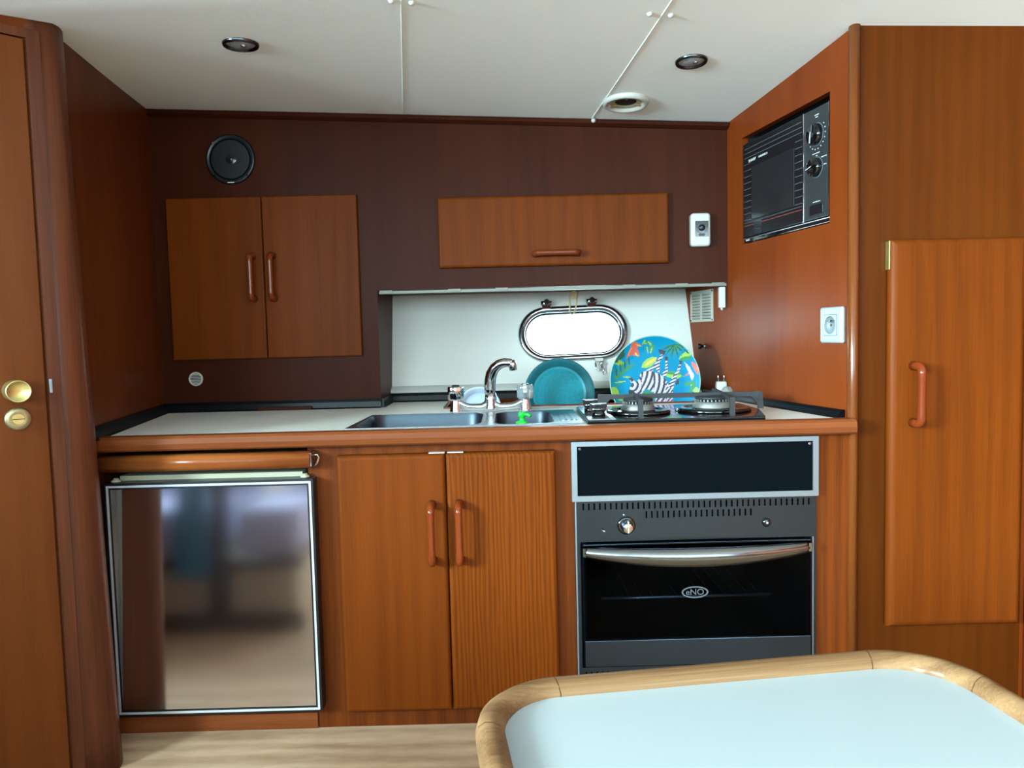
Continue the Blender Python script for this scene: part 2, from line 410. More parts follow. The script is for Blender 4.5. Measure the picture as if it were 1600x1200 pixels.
# right bulkhead with the microwave opening
MR = T(.743, 0, 0) @ RZ(math.atan2(-1, .19))
KR = math.sqrt(1+.19**2)
def rs(y): return -y*KR
def rz_(s): y = -s/KR; return zc(right_x(y), y)
mw = (rs(.470), rs(.081), 1.089, 1.377)
m = MB(); m.prism([(rs(.90), .60), (0, .60), (0, rz_(0)+.01), (rs(.90), rz_(rs(.90))+.01)],
                  [[(mw[0], mw[2]), (mw[1], mw[2]), (mw[1], mw[3]), (mw[0], mw[3])]], 0, .02)
struct(m.obj('wall_right_bulkhead', M_right, M=MR))
m = MB(); m.box(mw[0]-.01, mw[1]+.01, .35, .36, mw[2]-.01, mw[3]+.01)
m.box(mw[0]-.012, mw[0]-.001, .02, .36, mw[2], mw[3]); m.box(mw[1]+.001, mw[1]+.012, .02, .36, mw[2], mw[3])
m.box(mw[0]-.01, mw[1]+.01, .02, .36, mw[3]+.001, mw[3]+.012); m.box(mw[0]-.01, mw[1]+.01, .02, .36, mw[2]-.012, mw[2]-.001)
struct(m.obj('wall_right_niche', M_dark, M=MR))
# solid rounded post on the outer corner
m = MB(); rings = []
for z in (0, 1):
    ring = [(.745, .02), (.736, .012), (.7335, .002), (.736, -.0065), (.743, -.010), (.751, -.008), (.7565, -.001), (.757, .012), (.755, .02)]
    rings.append([(x, y, z*(zc(x, y)+.005)) for x, y in ring])
m.loft(rings); struct(m.obj('trim_6', M_postr))
# hull liner behind the recess
HT = math.atan2(.093, .34)
MH = T(.213, .745+.093*(.857-.66)/.34, .857) @ RX(-HT)
m = MB()
PORT_ROT = math.radians(1.6)
m.prism([(-.61, -.206), (.415, -.206), (.372, .150), (-.61, .150)], [stadium(.163, .080, 16, 0, 0, PORT_ROT)], 0, .035)
struct(m.obj('wall_hull', M_gelcoat, M=MH))
m = MB(); rings = []
for x in (RL, right_x(.74)):
    rings.append([(x, .742, .684), (x, .730, .684), (x, .728, .690), (x, .733, .694), (x, .745, .700), (x, .76, .705), (x, .76, .684)])
m.loft(rings, smooth=False); struct(m.obj('trim_7', M_gelcoat))
# porthole
def port():
    rings = []; prof = [(.176, .091, 0), (.177, .092, -.006), (.174, .089, -.013), (.167, .082, -.0155), (.160, .0755, -.013), (.1545, .0705, -.006), (.1545, .0705, .02)]
    for a, b, y in prof: rings.append(xz(stadium(a, b, 16, 0, 0, PORT_ROT), y))
    m = MB(); m.loft(rings, cap0=False, cap1=False); f = struct(m.obj('window_1', pm('dull_chrome_frame', (176, 178, 182), .2, 1), M=MH))
    m = MB(); m.loft([xz(stadium(a, b, 16, 0, 0, PORT_ROT), y) for a, b, y in ((.1543, .0703, -.005), (.1505, .0668, -.004), (.1505, .0668, .01))], cap0=False, cap1=False)
    m.obj('gasket', M_blackg, f)
    m = MB(); m.prism(stadium(.153, .071, 16, 0, 0, PORT_ROT), [], .006, .009); m.obj('window_pane', M_glass, f)
    for x, z in ((-.084, .087), (.062, .0905)):
        m = MB(); m.box(x-.014, x+.014, -.018, -.002, z-.010, z+.010, .002)
        m.lathe([(.0075, -.017), (.0075, .017)], 14, M=T(x, -.016, z+.012) @ RY(PI/2))
        m.lathe([(.009, -.003), (.009, .003), (.004, .004)], 16, mat=1, M=T(x+.001, -.022, z+.014) @ RX(PI/2))
        m.obj('hinge', [M_chrome, M_dark], f)
    m = MB(); x, z = .078, -.106
    m.box(x-.014, x+.014, -.014, -.002, z+.008, z+.022, .002)
    m.tube([(x-.012, -.012, z+.006), (x-.011, -.014, z-.012), (x-.003, -.014, z-.022), (x+.006, -.014, z-.016), (x+.008, -.014, z)], .003, 8)
    m.lathe([(.006, 0), (.006, .008), (.003, .010)], 14, M=T(x+.006, -.010, z+.002) @ RX(PI/2))
    m.tube([(x+.010, -.012, z-.004), (x+.012, -.012, z-.02), (x+.011, -.010, z-.034)], .0018, 6)
    m.obj('latch', M_chrome, f)
port()
portal('porthole_light', MH @ Vector((0, .03, 0)), (PI/2-HT+PI, 0, 0), .30, .14)
# base board below the refrigerator
m = MB(); m.box(-.885, -.438, -.004, .012, 0, .036, .001); struct(m.obj('baseboard_galley', M_frameh))
# face of the wardrobe side and beyond
m = MB(); m.prism([(.757, 0), (1.1155, 0), (1.1155, zc(1.1155, 0)+.01), (.757, zc(.757, 0)+.01)], [], 0, .02)
struct(m.obj('wall_right_face', wood('warm_brown_veneer', (64, 27, 3), (90, 41, 6), rings=.08, patch=.6, coat=.02)))
m = MB(); slab(m, .60, 1.40, .018, .002, .006, cx=1.124+.30, cz=.705, y1=.0); d2 = struct(m.obj('door_2', M_right))
m = MB(); m.prism([(1.1155, 0), (XR, 0), (XR, zc(XR, 0)+.01), (1.1155, zc(1.1155, 0)+.01)], [], 0.0005, .02, mat=0)
struct(m.obj('wall_right_end', M_right))
turned_knob(d2, T(1.140, -.018, .648), .0205, .018)
m = MB(); m.box(-1.10, .80, .50, .52, 0, .572); m.box(-1.10, -.20, .50, .52, .572, .642); m.box(-1.10, .80, .52, .90, .50, .52); m.box(.76, .80, .02, .90, .0, .66); m.box(-1.12, -1.08, .2, .9, 0, .66);
struct(m.obj('light_block_behind_galley', M_dark))  # dark boxes added to stop sky light leaking in behind the galley
# the rest of the saloon behind the camera
m = MB(); m.prism([(YB, 0), (-.66, 0), (-.66, zc(XL, -.66)+.03), (YB, zc(XL, YB)+.03)],
                  [[(WIN_LEFT[0]-WIN_LEFT[2]/2, WIN_LEFT[1]-WIN_LEFT[3]/2), (WIN_LEFT[0]+WIN_LEFT[2]/2, WIN_LEFT[1]-WIN_LEFT[3]/2), (WIN_LEFT[0]+WIN_LEFT[2]/2, WIN_LEFT[1]+WIN_LEFT[3]/2), (WIN_LEFT[0]-WIN_LEFT[2]/2, WIN_LEFT[1]+WIN_LEFT[3]/2)]],
                  0, .04, M=T(XL, 0, 0) @ RZ(PI/2))
struct(m.obj('wall_left', M_left))
m = MB(); m.box(XL, -.868-.743*.74, -.7, -.66, 0, 1.53); struct(m.obj('wall_left_return', M_left))
m = MB(); holes = []
for x, z, ww, hh in WIN_BACK: holes.append([(x-ww/2, z-hh/2), (x+ww/2, z-hh/2), (x+ww/2, z+hh/2), (x-ww/2, z+hh/2)])
m.prism([(XL, 0), (XR, 0), (XR, zc(XR, YB)+.04), (XL, zc(XL, YB)+.04)], holes, YB-.04, YB); struct(m.obj('wall_rear', M_gelcoat))
m = MB(); m.prism([(YB, 0), (0, 0), (0, zc(XR, 0)+.03), (YB, zc(XR, YB)+.05)], [], -.04, 0, M=T(XR, 0, 0) @ RZ(PI/2)); struct(m.obj('wall_right', M_right))
def simple_window(n, M, ww, hh):
    m = MB(); m.prism(rrect(ww+.05, hh+.05, .03), [rrect(ww-.02, hh-.02, .03)], -.012, .02); f = struct(m.obj('window_%d' % n, M_alu, M=M))
    m = MB(); m.box(-ww/2, ww/2, .008, .012, -hh/2, hh/2); m.obj('window_pane', M_glass, f)
simple_window(2, T(XL, WIN_LEFT[0], WIN_LEFT[1]) @ RZ(PI/2), WIN_LEFT[2], WIN_LEFT[3])
for i, (x, z, ww, hh) in enumerate(WIN_BACK): simple_window(3+i, T(x, YB, z) @ RZ(PI), ww, hh)
# ------------------------------------------------------------------ galley: worktop
ZT = .657
def worktop():
    t = thing('worktop', 'cream laminate galley worktop with a wooden front edge and black raised rims', 'worktop', T(0, 0, 0))
    def bx(y): return bulk_x(y)+.001
    outer = [(bx(-.02), -.008), (right_x(0)-.012, -.008), (right_x(.02)-.002, .02), (right_x(.745)-.002, .745), (RL+.001, .745), (RL+.001, .549), (bx(.549), .549)]
    sink_hole = [(-.362, .030), (-.352, .306), (.165, .322), (.165, .030)]
    slot_hole = [(-.172, .470), (-.172, .605), (.575, .605), (.575, .470)]
    m = MB(); m.prism(outer, [sink_hole, slot_hole], 0, .014, M=Matrix(((1, 0, 0, 0), (0, 0, 1, 0), (0, 1, 0, ZT-.014), (0, 0, 0, 1))))
    m.obj('laminate_top', M_lam, t)
    m = MB(); rings = []
    for x in (bulk_x(-.03)+.005, .7345):
        rings.append([(x, -.008, .630), (x, -.036, .630), (x, -.041, .634), (x, -.0425, .645), (x, -.040, .656), (x, -.034, .661), (x, -.014, .662), (x, -.008, .660)])
    m.loft(rings, smooth=False); m.obj('front_edge', M_frameh, t)
    def fiddle(a, b, side, h=.027, th=.011):
        a = Vector(a); b = Vector(b); d = (b-a).normalized(); n = Vector((-d.y, d.x))*side
        m = MB(); rings = []
        for p in (a, b):
            rings.append([(p.x, p.y, ZT), (p.x, p.y, ZT+h), (p.x+n.x*th*.45, p.y+n.y*th*.45, ZT+h), (p.x+n.x*th*.75, p.y+n.y*th*.75, ZT+h*.7), (p.x+n.x*th, p.y+n.y*th, ZT+.004), (p.x+n.x*th*1.3, p.y+n.y*th*1.3, ZT)])
        m.loft(rings, smooth=False); m.obj('fiddle_rail', M_fiddle, t)
    fiddle((bulk_x(-.055)+.002, -.055), (bulk_x(.549)+.002, .549), -1)
    fiddle((bulk_x(.549)+.002, .549), (RL+.001, .549), -1)
    fiddle((RL+.001, .549), (RL+.001, .735), -1, .024, .008)
    fiddle((RL+.001, .728), (right_x(.728)-.003, .728), -1, .027, .014)
    fiddle((right_x(.728)-.002, .728), (right_x(.022)-.002, .022), -1, .018, .016)
    # wood-lined slot for plates
    m = MB(); x0, x1, y0, y1, zb = -.172, .575, .470, .605, .585
    m.box(x0-.008, x1+.008, y0-.010, y0, zb, ZT+.004); m.box(x0-.008, x1+.008, y1, y1+.010, zb, ZT+.011)
    m.box(x0-.010, x0, y0, y1, zb, ZT+.004); m.box(x1, x1+.010, y0, y1, zb, ZT+.004); m.box(x0-.01, x1+.01, y0-.01, y1+.01, zb-.01, zb)
    m.obj('plate_slot', M_handleh, t)
    m = MB(); m.box(-.72, -.565, .530, .5345, ZT+.0005, ZT+.011, .001); m.obj('finger_strip', M_back, t)
    return t
worktop()

def sink():
    t = thing('sink', 'stainless steel double bowl sink set into the worktop behind the two lower doors', 'sink', T(-.1, .17, ZT))
    z = .0015
    X0, X1, Y0, Y1 = -.270, .268, -.147, .158
    big = [(p[0], p[1]) for p in rrect(.284, .262, .045, 6, -.105, .0)]      # bowl openings in local xy
    small = [(p[0], p[1]) for p in rrect(.135, .262, .035, 6, .1345, .0)]
    FL = Matrix(((1, 0, 0, 0), (0, 0, 1, 0), (0, 1, 0, 0), (0, 0, 0, 1)))    # prism (x, z) -> (x, y)
    m = MB(); outer = [(-.262, -.140), (.267, -.140), (.267, .152), (.262, .156), (-.247, .140), (-.252, .136)]
    m.prism(outer, [big, small], 0.0002, .003, M=FL); rim = m.obj('sink_rim', M_steel, t)
    # embossed drainer at the hob side
    m = MB()
    for k in range(3): m.prism(rrect(.010, .17, .004, 4, .224+.013*k, .0), [], .003, .0046, M=FL)
    m.obj('drainer_ribs', M_steel, t)
    def bowl(shape, depth, name):
        (w, h, r, cx, cy) = shape; rings = []
        for ins, zz in ((0, .003), (.002, -.004), (.006, -depth*.5), (.010, -depth+.03), (.018, -depth+.012), (.034, -depth+.002), (.06, -depth)):
            q = rrect(w-2*ins, h-2*ins, max(r-ins*.3, .01), 6, cx, cy); rings.append([(p[0], p[1], zz) for p in q])
        m = MB(); m.loft(rings, cap0=False); m.lathe([(.022, 0), (.020, .002), (.008, .0005)], 20, mat=1, M=T(cx, cy, -depth))
        b = m.obj(name, [M_bowl, M_steel], t)
        return b
    bowl((.284, .262, .045, -.105, 0), .15, 'bowl'); bowl((.135, .262, .035, .1345, 0), .12, 'bowl')
sink()
def soap_pump():
    m = MB()
    m.lathe([(.026, 0), (.028, .004), (.028, .075), (.024, .092), (.014, .102), (.011, .108)], 24, M=T(0, 0, 0))
    m.lathe([(.014, 0), (.015, .004), (.015, .010), (.006, .013), (.006, .022), (.009, .023), (.009, .032), (.006, .034)], 20, M=T(0, 0, .104))
    m.tube([(0, 0, .132), (.014, -.006, .132), (.020, -.010, .128)], .004, 8)
    o = m.obj('soap_dispenser', M_green, M=T(.031, .150, .537)); tag(o, 'bright green soap pump standing in the small sink bowl', 'dispenser')
soap_pump()

def tap():
    t = thing('mixer_tap', 'chrome bridge mixer tap with two clear knobs behind the sink', 'tap', T(-.047, .350, ZT))
    X = .091
    m = MB()
    for s in (-1, 1): m.lathe([(.0175, 0), (.0168, .004), (.0135, .020), (.012, .030), (.0115, .034)], 20, M=T(s*X, 0, 0))
    pts = []
    for i in range(25):
        u = -1+2*i/24; x = u*X*.98; sag = .029-.016*math.sin(min(1, (1-abs(u))*2.2)*PI/2)+ .010*max(0, 1-abs(u)*4)
        pts.append((x, 0, sag))
    m.tube(pts, [.009+.004*max(0, 1-abs(-1+2*i/24)*3) for i in range(25)], 14)
    m.lathe([(.018, 0), (.017, .006), (.0165, .012), (.0155, .03), (.0145, .045)], 20, M=T(0, 0, .004))
    m.obj('tap_body', M_chrome, t)
    sp = [(0, 0, .040), (-.001, 0, .060), (0, 0, .082), (.004, -.003, .100), (.013, -.008, .115), (.026, -.014, .125), (.040, -.020, .129), (.053, -.026, .128), (.061, -.030, .126)]
    m = MB(); m.tube(sp, [.0145, .0148, .0152, .0150, .0140, .0128, .0118, .0108, .0100], 16)
    m.lathe([(.0095, .012), (.0105, .008), (.010, -.009), (.008, -.010)], 16, M=T(.060, -.030, .118) @ RY(-.10))
    m.obj('spout', M_chrome, t)
    for s in (-1, 1):
        m = MB(); n = 40; rings = []
        for r, h in ((.012, .031), (.0180, .033), (.0205, .037), (.0208, .064), (.0195, .069)):
            rings.append([((r+.0009*math.cos(8*2*PI*i/n))*math.cos(2*PI*i/n), (r+.0009*math.cos(8*2*PI*i/n))*math.sin(2*PI*i/n), h) for i in range(n)])
        m.loft(rings); k = m.obj('knob', M_acryl if s > 0 else M_chrome, t, M=T(s*X, 0, 0))
        m = MB(); m.lathe([(.010, .069), (.010, .0715), (.008, .0725)], 18); m.obj('knob_cap', M_chrome if s > 0 else M_dark, k)
        if s > 0:
            m = MB(); m.lathe([(.008, .032), (.008, .068)], 12); m.obj('knob_core', M_chrome, k)
tap()

# ------------------------------------------------------------------ plates
PF = [('body', 4, [(600, 740), (650, 700), (740, 690), (830, 720), (900, 750), (960, 800), (1010, 870), (1030, 930), (1100, 960), (1085, 1040), (1080, 1500), (880, 1500), (800, 1030), (760, 1000), (690, 960), (640, 1000), (600, 1060), (560, 1500), (430, 1500), (410, 1040), (430, 960), (470, 880), (440, 820), (450, 790), (490, 810), (540, 860), (590, 800)])]
def zebra_plate():
    t = thing('dinner_plate', 'blue dinner plate painted with a zebra and jungle leaves', 'plate', T(.4175, .522, .7155) @ RX(math.radians(-5)))
    R = .1285
    def leaf(cx, cy, L, W, a, mat):
        a = math.radians(a); return ('leaf', mat, [(cx+math.cos(a)*L/2*u-math.sin(a)*W/2*v, cy-math.sin(a)*L/2*u-math.cos(a)*W/2*v) for u, v in ((-1, 0), (-.6, .75), (0, 1), (.6, .7), (1, 0), (.6, -.7), (0, -1), (-.6, -.75))])
    # materials: 0 blue 1 coral 2 yellow 3 lime 4 zebra 5 green 6 dark green 7 aubergine 8 rim 9 white
    S = []
    rnd = random.Random(3)
    S += [leaf(745, 565, 290, 130, 32, 3), leaf(760, 560, 230, 50, 32, 2), leaf(205, 1010, 210, 130, -65, 3), leaf(330, 1085, 190, 80, 25, 3), leaf(1290, 475, 240, 100, 32, 3), leaf(1290, 520, 180, 60, 10, 5),
          leaf(1100, 765, 280, 110, -8, 3), leaf(1110, 740, 250, 50, -5, 5), leaf(1420, 1000, 220, 80, -50, 3), leaf(1330, 900, 180, 60, 20, 5), leaf(1380, 960, 200, 60, 60, 5),
          leaf(290, 455, 200, 120, 20, 6), leaf(270, 560, 200, 80, -10, 3), leaf(220, 520, 120, 70, -40, 6), leaf(740, 1060, 240, 110, -25, 5), leaf(330, 400, 120, 50, 60, 6)]
    for k in range(13):
        a = 190+k*14; L = 210; S.append(leaf(1120+math.cos(math.radians(a))*L/2, 300-math.sin(math.radians(a))*L/2, L, 20, a, 6 if k % 2 else 5))
    for k in range(6): S.append(leaf(660+k*26, 260+k*8, 120, 24, 60-k*28, 5 if k % 2 else 3))
    for k in range(5): S.append(leaf(690+k*30, 360+(k % 2)*20, 120, 24, -70-k*12, 3 if k % 2 else 5))
    for k in range(8):
        S.append(leaf(230+k*34, 800-k*28, 150, 26, 20, 5)); S.append(leaf(200+k*34, 730-k*28, 150, 26, 95, 6 if k % 2 else 5))
    S += [leaf(300, 850, 180, 24, 5, 3), leaf(230, 890, 200, 26, -20, 5), leaf(400, 780, 170, 22, 0, 3), leaf(1230, 340, 90, 24, -60, 6), leaf(1300, 420, 110, 26, -40, 6)]
    S += [('p', 1, [(490, 230), (545, 260), (640, 320), (560, 310), (580, 380), (600, 480), (540, 440), (520, 470), (480, 440), (390, 500), (430, 400), (460, 330)]),
          ('p', 2, [(540, 285), (625, 320), (560, 312)]), ('p', 2, [(490, 330), (420, 470), (455, 370)]), ('p', 2, [(520, 440), (590, 480), (545, 400)]),
          ('p', 1, [(1360, 560), (1430, 610), (1475, 700), (1460, 780), (1420, 720), (1380, 640)]), ('p', 1, [(1345, 720), (1240, 800), (1330, 770)]), ('p', 9, [(1270, 570), (1340, 640), (1410, 780), (1375, 860), (1330, 730)])]
    S += PF
    S += [('b', 4, [(690, 690), (800, 620), (880, 520), (930, 440), (965, 460), (905, 560), (860, 640), (780, 700)]), ('b', 4, [(845, 700), (850, 600), (890, 540), (905, 600), (895, 720)]),
          ('b', 4, [(925, 750), (985, 680), (985, 520), (1020, 520), (1022, 690), (970, 800)]), ('b', 4, [(1010, 940), (1090, 790), (1160, 700), (1195, 610), (1232, 600), (1200, 700), (1150, 810), (1110, 900), (1100, 965)]),
          ('p', 7, [(885, 375), (930, 380), (995, 395), (975, 455), (935, 450), (900, 430)]), ('p', 7, [(978, 480), (1032, 485), (1022, 545), (985, 540)]), ('p', 7, [(1195, 545), (1245, 550), (1232, 610), (1205, 605)]),
          ('p', 7, [(1140, 860), (1190, 815), (1175, 905), (1130, 925)]), ('p', 7, [(430, 800), (470, 780), (500, 830), (470, 860)]), ('p', 9, [(400, 1040), (440, 1040), (430, 1300), (390, 1300)])]
    def inside(px, py, poly):
        c = False; n = len(poly)
        for i in range(n):
            x1, y1 = poly[i]; x2, y2 = poly[i-1]
            if (y1 > py) != (y2 > py) and px < (x2-x1)*(py-y1)/(y2-y1)+x1: c = not c
        return c
    boxes = [(min(p[0] for p in q[2]), max(p[0] for p in q[2]), min(p[1] for p in q[2]), max(p[1] for p in q[2])) for q in S]
    def pick(u, v):
        r = math.hypot(u, v)
        if r > .985: return 8
        px, py = 810+u*680, 850-v*680; res = 0
        for q, b in zip(S, boxes):
            if b[0] <= px <= b[1] and b[2] <= py <= b[3] and inside(px, py, q[2]):
                res = q[1]
                if q[0] == 'body':
                    if px < 620: ph = math.hypot(px-470, py-900)/11.5
                    elif px < 980: ph = (px+.0011*(py-900)**2+(py-900)*.55*(1 if px < 800 else .35))/12.5
                    else: ph = (py+(px-980)*1.2)/11
                    res = 7 if math.sin(ph) > .15 else 9
                elif q[0] == 'b': res = 7 if math.sin(py/7.5+px/18) > .2 else 9
        return res
    def f(r):
        q = r/R
        return 0 if q < .66 else -.016*((q-.66)/.34)**1.6
    nr, ns = 84, 220; bm = bmesh.new(); rings = []
    ctr = bm.verts.new((0, 0, 0))
    for i in range(1, nr+1):
        r = R*i/nr; rings.append([bm.verts.new((r*math.cos(2*PI*j/ns), f(r), r*math.sin(2*PI*j/ns))) for j in range(ns)])
    for j in range(ns):
        k = (j+1) % ns; g = bm.faces.new((ctr, rings[0][k], rings[0][j])); g.material_index = 0; g.smooth = True
        for i in range(nr-1):
            g = bm.faces.new((rings[i][j], rings[i][k], rings[i+1][k], rings[i+1][j])); rr = (i+1.5)/nr; a = 2*PI*(j+.5)/ns
            g.material_index = pick(rr*math.cos(a), rr*math.sin(a)); g.smooth = True
    # back of the plate
    br = [[bm.verts.new((r*math.cos(2*PI*j/ns), y, r*math.sin(2*PI*j/ns))) for j in range(ns)] for r, y in ((R+.001, -.0145), (R*.75, .0035), (R*.6, .005), (R*.58, .008), (R*.56, .005))]
    seq = [rings[-1]]+br
    for a_, b_ in zip(seq[:-1], seq[1:]):
        for j in range(ns):
            g = bm.faces.new((a_[j], a_[(j+1) % ns], b_[(j+1) % ns], b_[j])); g.material_index = 8; g.smooth = True
    g = bm.faces.new(br[-1]); g.material_index = 8
    m = MB(); m.bm.free(); m.bm = bm
    m.obj('plate_disc', [M_pb, M_pr, M_py, M_pl, M_pw, M_pg, M_pd, M_pk, M_prim, M_pw], t)
zebra_plate()
def plain_plate(name, R, M, mats, label, cat, idx, sat):
    prof = [(.0005, 0), (R*.55, 0), (R*.70, .0), (R*.72, .001), (R*.76, .004), (R*.90, .010), (R*.99, .013), (R, .0122), (R*.97, .009), (R*.72, -.004), (R*.55, -.005), (R*.53, -.008), (.0005, -.006)]
    m = MB(); m.lathe(prof, 56, M=RX(PI/2), mats=idx); o = m.obj(name, mats, M=M); tag(o, label, cat)
plain_plate('dinner_plate', .101, T(.1455, .525, .6865) @ RX(math.radians(-6)), [M_teal, M_tealring, M_tealrim], 'speckled turquoise plate leaning upright below the porthole', 'plate', [0, 0, 1, 1, 2, 2, 2, 2, 2, 2, 2, 2, 2], 0)
plain_plate('saucer', .063, T(-.084, .528, .6485) @ RX(math.radians(-4)), [M_china], 'small pale white saucer standing upright behind the tap', 'plate', [0]*13, 0)

# ------------------------------------------------------------------ hob
def hob():
    t = thing('gas_hob', 'two burner gas hob of black glass under a black iron grate', 'hob', T(0, 0, ZT))
    FL = Matrix(((1, 0, 0, 0), (0, 0, 1, 0), (0, 1, 0, 0), (0, 0, 0, 1)))
    out = [(.170, .004), (.556, .004), (.592, .150), (.592, .300), (.585, .306), (.180, .306), (.172, .300)]
    m = MB(); m.prism(out, [], .0005, .011, M=FL); m.obj('glass_top', M_blackg, t)
    m = MB(); m.prism([(.172, .008), (.232, .008), (.232, .300), (.176, .300)], [], .0112, .0128, M=FL); m.obj('steel_panel', M_steel, t)
    for x, y, r in ((.196, .175, .0155), (.202, .070, .0155)):
        m = MB(); m.lathe([(r, 0), (r, .006), (r*.8, .009), (r*.8, .012)], 24, M=T(x, y, .0128)); k = m.obj('knob', M_blackg, t)
        m = MB(); rings = []
        for zz, w1, w2 in ((.020, .013, .004), (.026, .016, .0055), (.038, .019, .0075), (.041, .0185, .0070)):
            rings.append([(x-w1, y-w2, zz), (x+w1, y-w2, zz), (x+w1, y+w2, zz), (x-w1, y+w2, zz)])
        m.loft(rings, smooth=False)
        m.tube([(x-.019, y-.008, .0285), (x+.019, y-.008, .0285)], .001, 6, mat=1); m.tube([(x-.0195, y-.0085, .040), (x+.0195, y-.0085, .040)], .0012, 6, mat=1)
        m.obj('knob_grip', [M_black, M_chrome], k)
    def burner(x, y, s):
        m = MB(); m.lathe([(.078*s, .0112), (.078*s, .016), (.073*s, .019), (.066*s, .018), (.060*s, .015), (.052*s, .0145), (.047*s, .017), (.03*s, .018)], 48, M=T(x, y, 0))
        b = m.obj('burner_ring', M_blackg, t)
        m = MB(); n = 120; rings = []
        prof = ((.042*s, .018), (.043*s, .020), (.0385*s, .028), (.0375*s, .032), (.0355*s, .0325), (.0355*s, .0380))
        for r, h in prof: rings.append([(x+r*math.cos(2*PI*i/n), y+r*math.sin(2*PI*i/n), h) for i in range(n)])
        m.loft(rings, mats=[0, 0, 0, 0, 1])
        for k in range(30):
            a = 2*PI*k/30; m.box(-.002, .002, -.0012, .0012, .0335, .0385, M=T(x+.0368*s*math.cos(a), y+.0368*s*math.sin(a), 0) @ RZ(a))
        m.obj('flame_spreader', [pm('cast_aluminium', (122, 122, 118), .5, .5), M_dark], b)
        m = MB(); m.lathe([(.034*s, .0385), (.037*s, .0395), (.036*s, .0435), (.030*s, .0455), (.0001, .046)], 40, M=T(x, y, 0)); m.obj('burner_cap', M_iron, b)
    burner(.303, .135, .95); burner(.482, .150, 1.12)
    # grate
    m = MB(); ztop = .047
    a, b = Vector((.217, .165, ztop)), Vector((.598, .158, ztop))
    def bar(p, q, w=.0045, h=.0055):
        p = Vector(p); q = Vector(q); d = (q-p).normalized(); sd = Vector((-d.y, d.x, 0)).normalized() if abs(d.z) < .9 else Vector((1, 0, 0)); up = sd.cross(d)
        m.loft([[c+sd*w+up*h, c-sd*w+up*h, c-sd*w-up*h, c+sd*w-up*h] for c in (p, q)], smooth=False)
    bar(a, b)
    for e, dx in ((a, .010), (b, -.010)):
        m.loft([[(e.x-.004, e.y-.005, ztop+.006), (e.x+.004+dx*.2, e.y-.005, ztop+.006), (e.x+.004+dx*.2, e.y+.005, ztop+.006), (e.x-.004, e.y+.005, ztop+.006)],
                [(e.x-.006, e.y-.005, .0115), (e.x+.006, e.y-.005, .0115), (e.x+.006, e.y+.005, .0115), (e.x-.006, e.y+.005, .0115)]], smooth=False)
    for e, sx in ((a, 1), (b, -1)):   # braces at the ends
        m.loft([[(e.x, e.y-.004, ztop), (e.x+sx*.028, e.y-.004, ztop), (e.x+sx*.028, e.y+.004, ztop), (e.x, e.y+.004, ztop)],
                [(e.x, e.y-.004, .018), (e.x+sx*.006, e.y-.004, .018), (e.x+sx*.006, e.y+.004, .018), (e.x, e.y+.004, .018)]], smooth=False)
    for (x0, y0), (x1, y1) in (((.312, .287), (.290, .030)), ((.525, .290), (.492, .030))):
        bar((x0, y0, ztop), (x1, y1, ztop), .004, .0045)
        for x, y in ((x0, y0), (x1, y1)): bar((x, y, ztop+.0045), (x, y, .0112), .0055, .004)
    m.obj('grate', M_iron, t)
hob()

# plug adapter and the little white cap beside it
def adapter():
    t = thing('plug_adapter', 'white two pin plug adapter lying pins up in the corner behind the hob', 'plug', T(.620, .560, ZT))
    m = MB(); rings = []
    for zz, w, d in ((.0, .022, .016), (.012, .024, .017), (.024, .020, .014), (.028, .0155, .012), (.048, .0145, .011), (.050, .013, .010)):
        rings.append([(p[0], p[1], zz) for p in rrect(2*w, 2*d, .005, 4)])
    m.loft(rings, smooth=False); m.obj('plug_body', M_white, t)
    for s in (-1, 1):
        m = MB(); m.lathe([(.0022, .049), (.0022, .066), (.0012, .069)], 12, M=T(s*.0085, 0, 0)); m.obj('pin', M_chrome, t)
    m = MB(); m.lathe([(.018, 0), (.019, .004), (.018, .012), (.012, .016)], 24, M=T(.012, -.018, .019) @ RX(PI/2)); m.obj('clear_lens', M_acryl, t)
adapter()
m = MB(); m.lathe([(.012, 0), (.013, .004), (.012, .018), (.008, .022)], 24); o = m.obj('bottle_cap', M_white, M=T(.572, .640, ZT)); tag(o, 'small white cap half hidden behind the zebra plate', 'cap')

# ------------------------------------------------------------------ lower cabinets
def base_cabinet():
    t = thing('base_cabinet', 'stained wood galley base cabinet with two doors under the sink', 'cabinet', T(-.437, 0, 0))
    ox = .437
    m = MB(); m.prism([(-.437+ox, 0), (.737+ox, 0), (.737+ox, .629), (-.437+ox, .629)], [[(.145+ox, .05), (.652+ox, .05), (.652+ox, .615), (.145+ox, .615)]], 0, .018)
    m.box(0, .016, .018, .5, 0, .585); m.obj('face_frame', M_frame, t)
    m = MB(); m.box(.145+ox, .652+ox, .48, .49, .05, .62); m.box(.130+ox, .144+ox, .018, .5, .0, .628); m.box(.654+ox, .668+ox, .018, .5, 0, .628); m.obj('cooker_bay', M_dark, t)
    for i, (x0, x1, hx) in enumerate(((-.372, -.1395, -.170), (-.1375, .0975, -.111))):
        m = MB(); slab(m, x1-x0, .567, .020, .002, .009, cx=(x0+x1)/2+ox, cz=.3235, y1=0); d = m.obj('cabinet_door', M_doorfig if i else M_door, t)
        bar_handle(.138, .034, .0078, d, T(hx+ox, -.019, .437))
        m = MB(); cx = (-.157 if i == 0 else -.117)+ox; m.box(cx-.017, cx+.017, -.017, -.004, .6072, .6095); m.obj('catch_plate', M_white, d)
base_cabinet()

